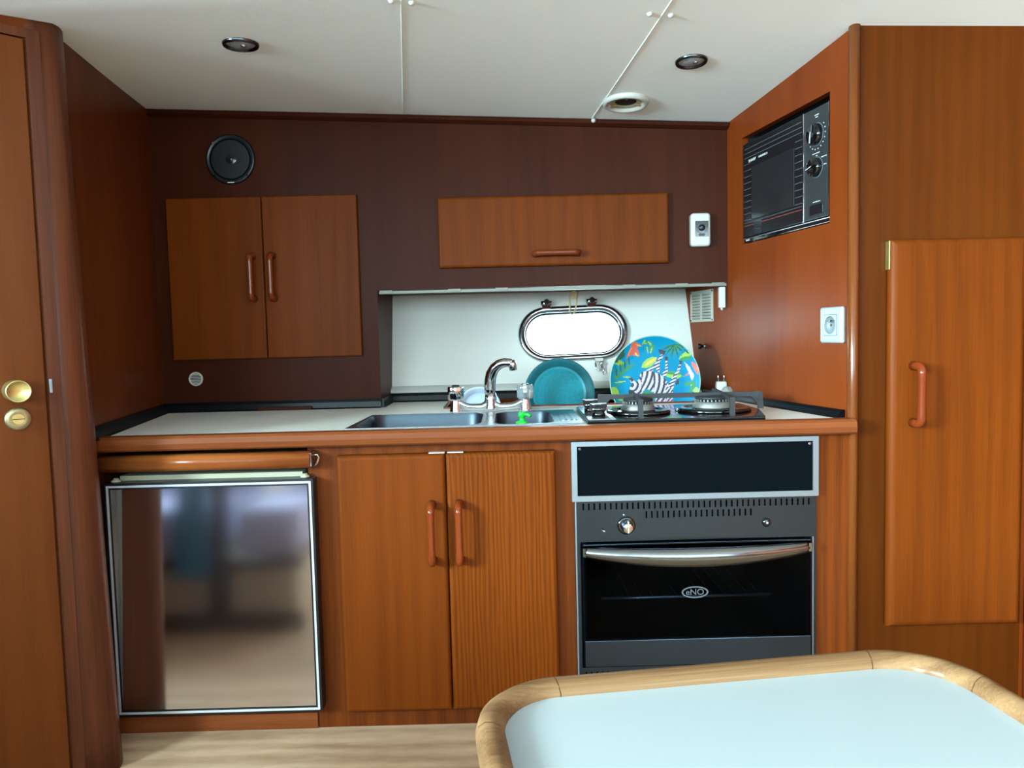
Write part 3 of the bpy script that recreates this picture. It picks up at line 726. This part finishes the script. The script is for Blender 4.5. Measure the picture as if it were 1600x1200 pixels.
def fridge():
    t = thing('refrigerator', 'small built in refrigerator with a brushed steel door in a black frame', 'refrigerator', T(-.641, 0, .045))
    z = -.045
    m = MB(); m.box(-.205, .190, .004, .47, .01, .527); m.obj('cabinet_shell', M_cream, t)
    W, H = .443, .509; cz = .3075+z
    m = MB(); m.prism(rrect(W, H, .002, 2, 0, cz), [rrect(W-.0262, H-.0262, .0005, 1, 0, cz)], -.032, .003); m.box(-W/2+.01, W/2-.01, -.001, .003, cz-H/2+.01, cz+H/2-.01)
    d = m.obj('refrigerator_door', M_black, t)
    m = MB(); o1 = rrect(W-.009, H-.009, .001, 2, 0, cz); i1 = rrect(W-.018, H-.018, .001, 2, 0, cz); m.prism(o1, [i1], -.0335, -.0318); m.obj('door_trim', M_alub, d)
    m = MB(); w2, h2 = W-.027, H-.027
    rings = []
    for k in range(2):
        pass
    q = [(-w2/2, -h2/2), (w2/2, -h2/2), (w2/2, h2/2), (-w2/2, h2/2)]
    n = 12; rows = []
    for i in range(n+1):
        v = i/n; zz = cz-h2/2+h2*v; y = -.0335+.024*v
        rows.append([(-w2/2, y, zz), (w2/2, y, zz), (w2/2, y+.001, zz), (-w2/2, y+.001, zz)])
    m.loft(rows, smooth=False); m.obj('steel_panel', M_fridge, d, M=T(0, .0015, 0))
    for x in (-.205, .200):
        m = MB(); m.lathe([(.010, 0), (.010, .003), (.006, .005), (.005, .008)], 16, M=T(x, -.012, .5625+z)); m.obj('hinge_cap', M_cream, d)
fridge()
def rail():
    t = thing('wooden_rail', 'rounded varnished wooden rail across the top of the fridge niche', 'rail', T(-.648, 0, .602))
    m = MB(); rings = []
    for x in (-.226, .224):
        rings.append([(x, .002, -.0175), (x, -.020, -.0185), (x, -.033, -.015), (x, -.041, -.006), (x, -.042, .004), (x, -.037, .013), (x, -.026, .018), (x, .002, .018)])
    m.loft(rings, smooth=True); m.obj('rail_board', M_rail, t)
    m = MB(); m.box(.224, .2275, -.034, -.006, -.014, .015, .001); m.tube([(.228, -.022, .010), (.238, -.022, .010), (.240, -.020, .004), (.236, -.018, -.008), (.229, -.018, -.016)], .0024, 8)
    m.obj('metal_catch', M_chrome, t)
rail()

# ------------------------------------------------------------------ cooker
def cover_panel():
    t = thing('blanking_panel', 'black panel in an aluminium frame fixed above the oven', 'panel', T(.3985, 0, .5585))
    m = MB(); m.box(-.256, .256, -.010, .012, -.054, .056); m.obj('black_board', M_blackm, t)
    m = MB(); m.prism(rrect(.533, .130, .0008, 1), [rrect(.509, .108, .0008, 1, 0, .001)], -.0135, -.0005); m.obj('metal_frame', M_alu, t)
    for s in (-1, 1):
        m = MB(); m.lathe([(.0035, 0), (.0034, .001), (.002, .002)], 14, M=T(s*.248, -.0100, .049) @ RX(PI/2)); m.obj('screw', M_chrome, t)
cover_panel()
def oven():
    t = thing('oven', 'built in gas oven with a stainless front and dark glass door', 'oven', T(.3975, 0, .06))
    ox, oz = -.3975, -.06
    X0, X1 = .136, .661
    slots = []
    sx = (.645-.156)/41
    for k in range(42): slots.append([(.156+ox+sx*k-.0017, .474+oz), (.156+ox+sx*k+.0017, .474+oz), (.156+ox+sx*k+.0017, .4885+oz), (.156+ox+sx*k-.0017, .4885+oz)])
    for k in range(20): slots.append([(.2925+ox+sx*k-.0017, .4535+oz), (.2925+ox+sx*k+.0017, .4535+oz), (.2925+ox+sx*k+.0017, .4685+oz), (.2925+ox+sx*k-.0017, .4685+oz)])
    for k in range(42): slots.append([(.156+ox+sx*k-.0017, .101+oz), (.156+ox+sx*k+.0017, .101+oz), (.156+ox+sx*k+.0017, .1145+oz), (.156+ox+sx*k-.0017, .1145+oz)])
    door_hole = [(.148+ox, .124+oz), (.651+ox, .124+oz), (.651+ox, .404+oz), (.148+ox, .404+oz)]
    m = MB(); m.prism([(X0+ox, .060+oz), (X1+ox, .060+oz), (X1+ox, .4925+oz), (X0+ox, .4925+oz)], slots+[door_hole], -.010, -.0085)
    m.obj('front_plate', M_steeld, t)
    m = MB(); m.box(.148+ox, .650+ox, .0, .012, .406+oz, .49+oz); m.box(.148+ox, .650+ox, .0, .012, .062+oz, .122+oz)
    m.box(.150+ox, .160+ox, -.006, .40, .124+oz, .404+oz); m.box(.640+ox, .650+ox, -.006, .40, .124+oz, .404+oz)
    m.box(.16+ox, .64+ox, .40, .41, .124+oz, .404+oz); m.box(.16+ox, .64+ox, 0, .40, .118+oz, .124+oz); m.box(.16+ox, .64+ox, 0, .40, .404+oz, .41+oz)
    m.obj('cavity', M_blackm, t)
    m = MB(); m.box(.1375+ox, .141+ox, -.0125, -.0085, .06+oz, .4925+oz, .0008); m.obj('edge_strip', M_alu, t)
    m = MB(); m.box(.6525+ox, .6545+ox, -.0125, -.0085, .10+oz, .404+oz); m.obj('edge_strip', M_alu, t)
    # rack inside
    m = MB(); zr = .238+oz
    m.tube([(.205+ox, .10, zr), (.600+ox, .10, zr)], .0032, 8)
    for k in range(14): m.tube([(.215+ox+k*.028, .10, zr), (.215+ox+k*.028, .36, zr)], .0012, 6, mat=1)
    m.tube([(.205+ox, .36, zr), (.600+ox, .36, zr)], .003, 8, mat=1)
    m.obj('rack', [M_alu, M_mwglass], t)
    # door
    m = MB(); m.box(.154+ox, .647+ox, -.018, -.002, .128+oz, .1865+oz, .0015); m.box(.154+ox, .647+ox, -.018, -.002, .3965+oz, .4005+oz, .001)
    d = m.obj('oven_door', M_steeld, t)
    m = MB(); m.box(.155+ox, .646+ox, -.017, -.013, .187+oz, .396+oz); m.obj('door_glass', M_ovenglass, d)
    m = MB(); n = 60
    rings = []
    for i in range(n+1):
        u = -1+2*i/n; x = .3985+ox+u*.2435; yb = -.024-.030*(1-u*u)**.8; zt = .3935+oz; zb = (.3745-.0175*(1-u*u))+oz
        rings.append([(x, yb, zb), (x, yb-.003, (zt+zb)/2), (x, yb+.003, zt), (x, yb+.010, zt+.002), (x, yb+.009, zt-.001), (x, yb, (zt+zb)/2), (x, yb+.003, zb)])
    m.loft(rings, smooth=True)
    for s in (-1, 1): m.box(.3985+ox+s*.2435-.003, .3985+ox+s*.2435+.003, -.027, -.017, .376+oz, .394+oz)
    m.obj('handle', pm('satin_handle_steel', (120, 122, 124), .16, 1), d)
    m = MB(); M_ = T(.3945+ox, -.0175, .2895+oz)
    m.prism(stadium(.0285, .0128, 20), [stadium(.0255, .0100, 20)], -.0006, .0003, M=M_ ); 
    # oval ring: squeeze the stadium into an ellipse
    m.bm.free(); m.bm = bmesh.new()
    E_ = lambda a, b: [(a*math.cos(2*PI*i/48), b*math.sin(2*PI*i/48)) for i in range(48)]
    m.prism(E_(.0290, .0130), [E_(.0258, .0104)], -.0006, .0003, M=M_)
    m.obj('emblem', M_line, d)
    lettering('emblem_lettering', 'eNO', .0185, T(.3942+ox, -.0178, .2893+oz), M_line, d, 1.05)
    # controls
    m = MB(); m.lathe([(.0195, 0), (.0195, .003), (.0165, .005), (.015, .005)], 36, M=T(.2485+ox, -.010, .4385+oz) @ RX(PI/2)); k = m.obj('knob_bezel', M_blackg, t)
    m = MB(); m.lathe([(.0135, .004), (.0135, .008), (.0115, .012), (.0108, .026), (.0098, .028), (.0001, .028)], 32, M=T(.2485+ox, -.010, .4385+oz) @ RX(PI/2))
    m.box(-.0022, .0022, -.0285, -.004, -.0105, .0155, .001, M=T(.2485+ox, -.010, .4385+oz)); m.obj('knob', M_chrome, k)
    m = MB(); m.lathe([(.0095, 0), (.0095, .003), (.007, .006), (.003, .0065)], 24, M=T(.5525+ox, -.010, .4375+oz) @ RX(PI/2)); k = m.obj('igniter_button', M_blackg, t)
    m = MB(); m.lathe([(.0022, 0), (.0018, .0015)], 12, M=T(.5525+ox, -.0165, .4380+oz) @ RX(PI/2)); m.obj('button_dot', M_print, k)
    m = MB(); m.prism(stadium(.0052, .0018, 6, .220+ox, .4555+oz), [stadium(.0042, .0009, 6, .220+ox, .4555+oz)], -.0108, -.0099); m.box(.1905+ox, .1925+ox, -.0108, -.0099, .431+oz, .441+oz)
    m.box(.2005+ox, .2015+ox, -.0108, -.0099, .436+oz, .442+oz); m.obj('printed_marks', M_dark, t)
    m = MB(); m.tube([(.192+ox, -.010, .4315+oz), (.197+ox, -.018, .430+oz), (.202+ox, -.020, .4285+oz)], .0016, 8); m.obj('lamp_switch', M_chrome, t)
    m = MB(); m.lathe([(.0014, 0), (.0012, .001)], 10, M=T(.243+ox, -.0100, .462+oz) @ RX(PI/2)); m.obj('index_dot', M_print, t)
oven()

# ------------------------------------------------------------------ wall cupboards
def wall_cupboard():
    t = thing('wall_cupboard', 'double door wall cupboard below the round black loudspeaker', 'cupboard', T(-.685, .55, .805))
    for x0, x1, hx in ((-.955, -.6865, -.7155), (-.6845, -.416, -.659)):
        m = MB(); slab(m, x1-x0, .457, .014, .001, .004, cx=(x0+x1)/2+.685, cz=.2310, y1=-.0002); d = m.obj('cupboard_door', M_door, t)
        bar_handle(.138, .030, .0085, d, T(hx+.685, -.013, .2325))
wall_cupboard()
def locker():
    t = thing('overhead_locker', 'wide lift up locker door above the porthole recess', 'locker', T(.140, .55, 1.051))
    m = MB(); slab(m, .656, .198, .018, .001, .008, cx=0, cz=.099, y1=-.0002); d = m.obj('locker_door', M_door, t)
    bar_handle(.138, .032, .0085, d, T(.006, -.017, .0335), M_handleh, horizontal=True)
locker()
def wardrobe():
    t = thing('wardrobe', 'tall single door wardrobe beside the corner post with a wooden handle', 'wardrobe', T(.959, 0, .2))
    m = MB(); slab(m, .290, .838, .022, .002, .014, cx=0, cz=.419, y1=-.0004); d = m.obj('wardrobe_door', M_door, t)
    bar_handle(.138, .036, .0082, d, T(-.0965, -.021, .5095))
    m = MB(); m.box(-.1475, -.1445, -.017, -.001, .775, .835, .0006); m.obj('hinge', M_brass, d)
wardrobe()

# ------------------------------------------------------------------ microwave
def microwave():
    M = MR @ T((mw[0]+mw[1])/2, .006, mw[2]+.004)
    t = thing('microwave_oven', 'black microwave oven built into the right bulkhead', 'microwave', M)
    W = mw[1]-mw[0]-.006; H = .268; w2 = W/2
    m = MB(); m.box(-w2, w2, .004, .30, .004, H); m.obj('housing', M_black, t)
    m = MB(); m.box(-w2, w2, -.001, .004, 0, .012, .001); m.tube([(-w2, -.0015, .010), (w2, -.0015, .010)], .0009, 6, mat=1); b = m.obj('base_trim', [M_blackg, M_alub], t)
    cp = w2-.098                                              # start of control panel
    m = MB(); m.box(cp, w2-.002, -.004, .004, .014, H-.004, .0012); cx = (cp+w2)/2
    for k in range(14):
        a = math.radians(-215+k*(250/13)); x = cx+.033*math.cos(a); z = .204+.033*math.sin(a); m.box(x-.0011, x+.0011, -.0046, -.0038, z-.0011, z+.0011, mat=1)
    m.box(cx-.008, cx+.008, -.0046, -.0038, .2475, .2490, mat=1); m.box(cx-.005, cx+.005, -.0046, -.0038, .2425, .2440, mat=1)
    for x, z, ww in ((-.002, .1620, .014), (0, .1565, .003), (.028, .1490, .010), (-.030, .1460, .009), (-.029, .1425, .008), (.032, .131, .005), (-.033, .124, .004), (0, .0525, .014)):
        m.box(cx+x-ww, cx+x+ww, -.0046, -.0038, z-.0007, z+.0007, mat=1)
    c = m.obj('control_panel', [M_mwpanel, M_print], t)
    m = MB(); m.box(cp-.0035, cp-.0005, -.006, .002, .013, H-.003, .0006); m.box(w2-.0025, w2-.0008, -.0055, .002, .013, H-.003); m.obj('chrome_strip', M_chrome, t)
    m = MB(); m.box(-w2+.002, cp-.004, -.004, .004, .014, H-.004, .0012)
    wx0, wx1, wz0, wz1 = -w2+.050, cp-.042, .058, .196
    def ln(x0, x1, z, mat=1, h=.0006): m.box(x0, x1, -.0046, -.0038, z-h, z+h, mat=mat)
    for z in (.249, .237, .225): ln(-w2+.012, cp-.010, z)
    for k in range(10):
        z = .208-k*.0165
        ln(-w2+.008, wx0-.004, z); ln(wx1+.004, cp-.008, z)
    ln(-w2+.008, cp-.010, .052); ln(-w2+.008, cp-.010, .044, 2)
    d = m.obj('microwave_door', [M_black, M_line, M_red], t)
    m = MB(); m.box(wx0, wx1, -.0055, -.0035, wz0, wz1, .0005); m.obj('door_window', M_mwglass, d)
    lettering('maker_lettering', 'SHARP', .0105, T(-w2+.052, -.0048, .214), M_print, d, 1.2)
    lettering('model_lettering', 'CAROUSEL II', .0070, T(-w2+.106, -.0048, .214), M_print, d, 1.1)
    lettering('base_lettering', 'SHARP', .0060, T(-w2+.022, -.0018, .0055), M_print, b, 1.2)
    m = MB(); m.box(-w2+.060, -w2+.100, -.0050, -.004, .034, .052); m.box(-w2+.062, -w2+.098, -.0050, -.004, .018, .032); m.obj('sticker', M_mwglass, d)
    cx = (cp+w2)/2
    for z, r in ((.204, .0250), (.130, .0225)):
        m = MB(); m.lathe([(r+.0015, 0), (r+.0015, .0012), (r, .0012)], 40, mat=1, M=T(cx, -.004, z) @ RX(PI/2)); m.lathe([(r, .0), (r, .004), (r*.93, .012), (r*.88, .0135), (.0001, .0135)], 40, M=T(cx, -.004, z) @ RX(PI/2))
        m.box(-.0022, .0022, -.0175, -.012, -r*.85, r*.85, .001, M=T(cx, -.004, z) @ RY(.12 if z > .2 else 1.35)); k = m.obj('dial', [M_blackg, M_line], c)
        m = MB(); m.box(-.0007, .0007, -.0182, -.0172, -r*.8, r*.2, M=T(cx, -.004, z) @ RY(.12 if z > .2 else 1.35)); m.obj('dial_pointer', M_print, k)
    m = MB(); slab(m, .052, .024, .0025, .002, .001, cx=cx, cz=.0345, y1=-.0036); m.obj('open_button', M_black, c)
microwave()

# ------------------------------------------------------------------ fittings on the walls
def socket():
    M = MR @ T(rs(.0625), 0, .861)
    t = thing('wall_socket', 'pale grey single wall socket on the right bulkhead', 'socket', M)
    m = MB(); m.loft([xz(rrect(.080, .080, .004), 0), xz(rrect(.080, .080, .004), -.006), xz(rrect(.0775, .0775, .004), -.0088), xz(rrect(.072, .072, .003), -.010)], cap1=False)
    m.prism(rrect(.072, .072, .003), [circ(.0201, 32)], -.010, -.0095); m.obj('socket_plate', M_socket, t)
    m = MB(); m.prism(rrect(.0475, .0475, .002, 2), [rrect(.0450, .0450, .002, 2)], -.0104, -.0095); m.obj('socket_groove', M_line, t)
    m = MB(); m.prism(rrect(.045, .045, .002, 2), [circ(.0200, 32)], -.0115, -.0095); m.obj('socket_insert', M_socket, t)
    m = MB(); m.lathe([(.0200, .0), (.0195, -.0095), (.0001, -.0095)], 32, M=T(0, -.0112, 0) @ RX(PI/2), cap0=False); w_ = m.obj('socket_well', M_socketw, t)
    m = MB(); m.lathe([(.0026, -.012), (.0026, .003), (.0018, .004)], 12, M=T(0, -.0105, .009) @ RX(PI/2)); m.obj('earth_pin', M_chrome, t)
    m = MB()
    for s in (-1, 1): m.lathe([(.0028, 0), (.0028, .0006)], 12, M=T(s*.0095, -.0015, 0) @ RX(PI/2))
    m.obj('pin_hole', M_socketd, t)
socket()
def louvre():
    M = MR @ T(rs(.716), 0, .932)
    t = thing('ventilation_grille', 'square aluminium louvre grille beside the porthole recess', 'grille', M)
    m = MB(); m.box(-.079, .079, -.003, -.0003, -.0485, .0485, .0008); m.obj('grille_plate', M_grille, t)
    for cx in (-.036, .036):
        m = MB()
        for k in range(9):
            z = -.036+k*.009; rings = []
            for i in range(9):
                u = -1+2*i/8; h = .0062*math.sqrt(max(0, 1-u*u*.96)); rings.append([(cx+u*.031, -.003, z+.003), (cx+u*.031, -.003-h*.9, z-.0012), (cx+u*.031, -.003-h*.8, z-.0022), (cx+u*.031, -.003, z+.0005)])
            m.loft(rings, smooth=False); m.box(cx-.029, cx+.029, -.0034, -.0030, z-.0042, z-.0012, mat=1)
        m.obj('louvres', [M_grille, M_dark], t)
    for sx in (-1, 1):
        for sz in (-1, 1):
            m = MB(); m.lathe([(.003, 0), (.002, .0015)], 10, M=T(sx*.074, -.003, sz*.0435) @ RX(PI/2)); m.obj('screw', M_dark, t)
louvre()
m = MB(); m.lathe([(.0075, 0), (.0075, .003), (.0055, .004), (.0055, .013), (.0085, .014), (.0085, .022), (.006, .024)], 20, M=RX(PI/2), mats=[1, 1, 0, 0, 0, 0, 0]); o = m.obj('door_stop_knob', [M_black, M_alu], M=MR @ T(rs(.70), 0, .808)); tag(o, 'small black knob sticking out of the bulkhead under the louvre grille', 'knob')
def speaker():
    t = thing('loudspeaker', 'round black flush loudspeaker above the double cupboard', 'loudspeaker', T(-.768, .55, 1.371))
    m = MB(); m.lathe([(.0695, 0), (.0700, .004), (.0675, .009), (.0625, .010), (.060, .006)], 56, M=RX(PI/2)); m.obj('bezel', M_black, t)
    m = MB(); m.lathe([(.060, .005), (.056, .0075), (.052, .005), (.045, .003), (.020, .0015), (.016, .002), (.0001, .002)], 48, M=RX(PI/2)); m.obj('cone', M_blackm, t)
    m = MB(); m.lathe([(.019, .002), (.018, .005), (.012, .007), (.008, .0065), (.006, .010), (.0001, .011)], 32, M=T(.002, 0, 0) @ RX(PI/2)); m.obj('tweeter', M_mwglass, t)
    for a in (135, 45, -45, -135):
        m = MB(); m.lathe([(.003, 0), (.0022, .0015)], 12, M=T(.0640*math.cos(math.radians(a)), -.0100, .0640*math.sin(math.radians(a))) @ RX(PI/2)); m.obj('screw', M_chrome if a == 135 else M_steeld, t)
    m = MB(); m.box(-.009, .009, -.0108, -.0098, -.0665, -.0645); m.obj('maker_plate', M_print, t)
speaker()
def round_vent():
    t = thing('round_vent', 'small white round vent with dark slots under the double cupboard', 'vent', T(-.8985, .55, .7525))
    m = MB(); m.lathe([(.0205, 0), (.0205, .003), (.019, .005), (.0165, .005), (.0155, .003)], 36, M=RX(PI/2), cap1=False); m.lathe([(.0165, .001), (.0001, .001)], 30, mat=1, M=RX(PI/2)); m.obj('vent_ring', [M_white, M_dark], t)
    m = MB()
    for k in range(-3, 4):
        z = k*.0043; h = math.sqrt(.0158**2-z*z); m.box(-h, h, -.0042, -.0015, z-.0010, z+.0010)
    m.obj('vent_slats', M_white, t)
round_vent()
def control_box():
    t = thing('timer_control', 'white wall control box with a black dial near the right bulkhead', 'control', T(.5555, .55, 1.141))
    m = MB(); slab(m, .056, .094, .026, .010, .007, y1=-.0002, n=5); m.obj('control_housing', M_white, t)
    m = MB(); m.prism(rrect(.037, .044, .0015, 2, .002, .002), [], -.0275, -.0262); f = m.obj('control_face', M_blackg, t)
    m = MB(); m.lathe([(.0090, 0), (.0088, .004), (.0075, .006), (.0001, .006)], 24, M=T(.002, -.0275, .005) @ RX(PI/2)); k = m.obj('dial', M_black, f)
    m = MB(); m.lathe([(.001, 0), (.0008, .0008)], 8, M=T(.001, -.0335, .006) @ RX(PI/2)); m.obj('dial_dot', M_print, k)
    m = MB()
    for i in range(9):
        a = math.radians(-30+i*30); m.box(-.0009, .0009, -.0281, -.0273, -.0009, .0009, M=T(.002+.0140*math.cos(a), 0, .005+.0140*math.sin(a)))
    m.box(-.005, .005, -.0281, -.0273, -.0006, .0006, M=T(-.006, 0, -.007) @ RY(.5)); m.box(-.0035, .0035, -.0281, -.0273, -.0006, .0006, M=T(.0125, 0, -.006) @ RY(-.7))
    m.prism(stadium(.0095, .0038, 8, .002, -.0145), [], -.0281, -.0273); m.obj('dial_marks', M_line, f)
    lettering('control_lettering', 'eNO', .0058, T(.002, -.0285, -.0145), M_black, f, 1.3)
control_box()
def strip():
    t = thing('metal_strip', 'long pale metal strip along the lower edge of the back panel', 'strip', T(.135, .549, .982))
    m = MB(); m.box(-.497, .497, -.008, .004, 0, .0085, .001); m.obj('strip_profile', M_stripmat, t)
    for x0 in (-.495, -.30, -.165, -.03, .20, .35, .455):
        m = MB(); m.box(x0, x0+.036, -.0095, -.0075, .002, .0105, .0006); m.obj('clip', M_stripmat, t)
strip()
m = MB(); slab(m, .017, .060, .018, .003, .002, cz=.036, y1=.009); m.lathe([(.002, -.001), (.004, .003), (.004, .008)], 10, M=T(0, 0, .000)); o = m.obj('plastic_fitting', M_white, M=T(.621, .552, .914)); tag(o, 'small white plastic fitting hanging from the end of the metal strip', 'fitting')
m = MB(); z0 = .985
m.tube([(.196, .700, z0), (.197, .715, .955), (.200, .744, .925), (.205, .746, .917), (.210, .744, .919), (.216, .742, .93), (.219, .72, .955), (.221, .705, z0)], .0024, 8)
m.box(.203, .215, .700, .702, .962, .992, mat=0)
o = m.obj('elastic_loop', M_strap); tag(o, 'beige elastic loop hanging in front of the porthole top', 'cord')

# ------------------------------------------------------------------ ceiling fittings
def ceil_M(x, y): 
    e = .01; n = Vector(((zc(x+e, y)-zc(x-e, y))/(2*e), (zc(x, y+e)-zc(x, y-e))/(2*e), -1)).normalized(); q = Vector((0, 0, -1)).rotation_difference(n)
    return T(x, y, zc(x, y)) @ q.to_matrix().to_4x4()
def downlight(x, y, label):
    t = thing('downlight', label, 'ceiling light', ceil_M(x, y), 'recessed downlights in the ceiling')
    m = MB(); m.lathe([(.0368, 0), (.0368, -.003), (.0350, -.006), (.032, -.0065), (.029, -.003), (.028, -.001)], 40, cap0=False, cap1=False); m.obj('ring', pm('gunmetal_ring', (84, 86, 92), .22, 1), t)
    m = MB(); m.lathe([(.029, -.002), (.024, -.0045), (.014, -.006), (.0001, -.0065)], 36, cap0=False); m.obj('lens', pm('dim_lens', (150, 156, 160), .2, .2, coat=.8, mottled=.3, mscale=120), t)
    m = MB(); m.lathe([(.006, 0), (.005, -.002), (.0001, -.003)], 16, M=T(.008, -.006, -.0062)); m.obj('bulb', M_chrome, t)
downlight(-.536, -.012, 'recessed chrome ceiling downlight above the loudspeaker side')
downlight(.438, .148, 'recessed chrome ceiling downlight nearest the smoke detector base')
def detector():
    t = thing('smoke_detector_base', 'round white empty smoke detector base on the ceiling', 'detector', ceil_M(.327, .397))
    m = MB(); m.lathe([(.060, 0), (.061, -.006), (.057, -.011), (.048, -.012), (.046, -.006), (.042, -.004)], 48, cap0=False, cap1=False); m.obj('outer_ring', M_white, t)
    m = MB(); m.lathe([(.046, -.003), (.030, -.003), (.028, -.001)], 40, cap0=False, cap1=False); m.obj('inner_plate', M_cream, t)
    m = MB(); m.lathe([(.028, -.0015), (.0001, -.0015)], 30, cap0=False); m.obj('dark_opening', M_dark, t)
    for a in (20, 140, 265):
        m = MB(); m.box(.026, .046, -.003, .003, -.0075, -.003, .0006, M=RZ(math.radians(a))); m.obj('contact', M_strap, t)
detector()
def cap(x, y, label, dz_=0):
    m = MB(); m.lathe([(.0062, 0), (.0062, -.002), (.0045, -.005), (.0001, -.0062)], 16, cap0=False); o = m.obj('screw_cap', M_white, M=ceil_M(x, y) if not dz_ else T(x, y, zc(x, y)-.008) @ RX(-PI/2)); tag(o, label, 'screw cap', 'white screw caps on the ceiling')
cap(-.197, -.189, 'white screw cap left of the straight ceiling seam at the top edge')
cap(-.161, -.177, 'white screw cap right of the straight ceiling seam at the top edge')
cap(.298, -.084, 'white screw cap left of the slanting ceiling seam')
cap(.342, -.075, 'white screw cap right of the slanting ceiling seam')
cap(.257, .528, 'white screw cap at the back end of the slanting ceiling seam', 1)

# ------------------------------------------------------------------ table
def table():
    ang = math.radians(7.2)
    t = thing('dinette_table', 'white topped table with a rounded teak rim in the foreground', 'table', T(.0, -.905, 0) @ RZ(ang))
    # local: x along the far edge, y away from the camera
    W, L, R = .520, .62, .085
    cx, cy = .219, -.255
    FL = Matrix(((1, 0, 0, 0), (0, 0, 1, 0), (0, 1, 0, 0), (0, 0, 0, 1)))
    def rr(ins): return rrect(W-2*ins, L-2*ins, R-ins*.8, 10, cx, cy)
    rings = []
    for ins, z in ((.026, .470), (.004, .470), (0, .476), (-.001, .488), (.002, .498), (.008, .5025), (.015, .5025), (.022, .499), (.026, .4925), (.026, .484)):
        rings.append([(p[0], p[1], z) for p in rr(ins)])
    m = MB(); m.loft(rings, cap0=False, cap1=False); m.obj('table_rim', M_teak, t)
    for k in (0, 10, 11, 21):                                   # glued joints where the corner pieces meet the straight ones
        m = MB(); jr = []
        for ring in rings[2:]:
            p = Vector(ring[k]); q = Vector(ring[(k+1) % len(ring)]); q0 = Vector(ring[k-1]); tt = (q-q0).normalized(); c_ = Vector((cx, cy, .49)); o_ = (p-c_); o_.z = 0
            up = Vector((0, 0, .0003)) if ring[0][2] > .489 else Vector(); p = p+o_.normalized()*(.0003 if ring is not rings[-1] and ring is not rings[-2] else -.0003)+up
            jr.append([p-tt*.0004, p+tt*.0004])
        m.loft(jr, closed=False, cap0=False, cap1=False, smooth=False); m.obj('rim_joint', M_back, t)
    m = MB(); m.prism(rr(.0255), [], .472, .4895, M=FL); m.obj('table_top', M_table, t)
    m = MB(); m.lathe([(.11, 0), (.11, .012), (.045, .03), (.030, .06), (.028, .44), (.06, .472)], 32, M=T(cx, cy, 0)); m.obj('pedestal', M_alu, t)
table()

# ------------------------------------------------------------------ settee beside the camera, mirrored in the fridge door
def settee():
    t = thing('settee', 'wood framed settee with grey violet cushions facing the galley', 'settee', T(-1.15, -1.15, 0))
    m = MB(); m.box(-.45, .45, -.40, .30, 0, .20, .004); m.obj('settee_base', M_tan, t)
    m = MB(); m.box(-.47, .47, .30, .325, .0, .06, .003); m.box(-.47, .47, .30, .325, .20, .235, .003)
    m.box(.17, .23, .30, .33, .06, .60, .003); m.obj('settee_frame', M_back, t)
    for x0, x1 in ((-.45, .14), (.25, .45)):
        m = MB(); m.box(x0, x1, -.36, .31, .24, .40, .03, seg=4); m.obj('seat_cushion', M_cush, t)
        m = MB(); m.box(x0, x1, -.40, -.27, .40, .72, .03, seg=4); m.obj('back_cushion', M_cush, t)
settee()
m = MB(); rings = []
for z, wdt in ((.62, .030), (.50, .045), (.30, .055), (.18, .055)):
    rings.append([(-wdt, 0, z), (wdt, 0, z), (wdt, .012, z), (-wdt, .012, z)])
m.loft(rings, smooth=False); o = m.obj('hand_towel', M_towel, M=T(-1.030, -.812, 0)); tag(o, 'teal towel hanging on the settee frame', 'towel')
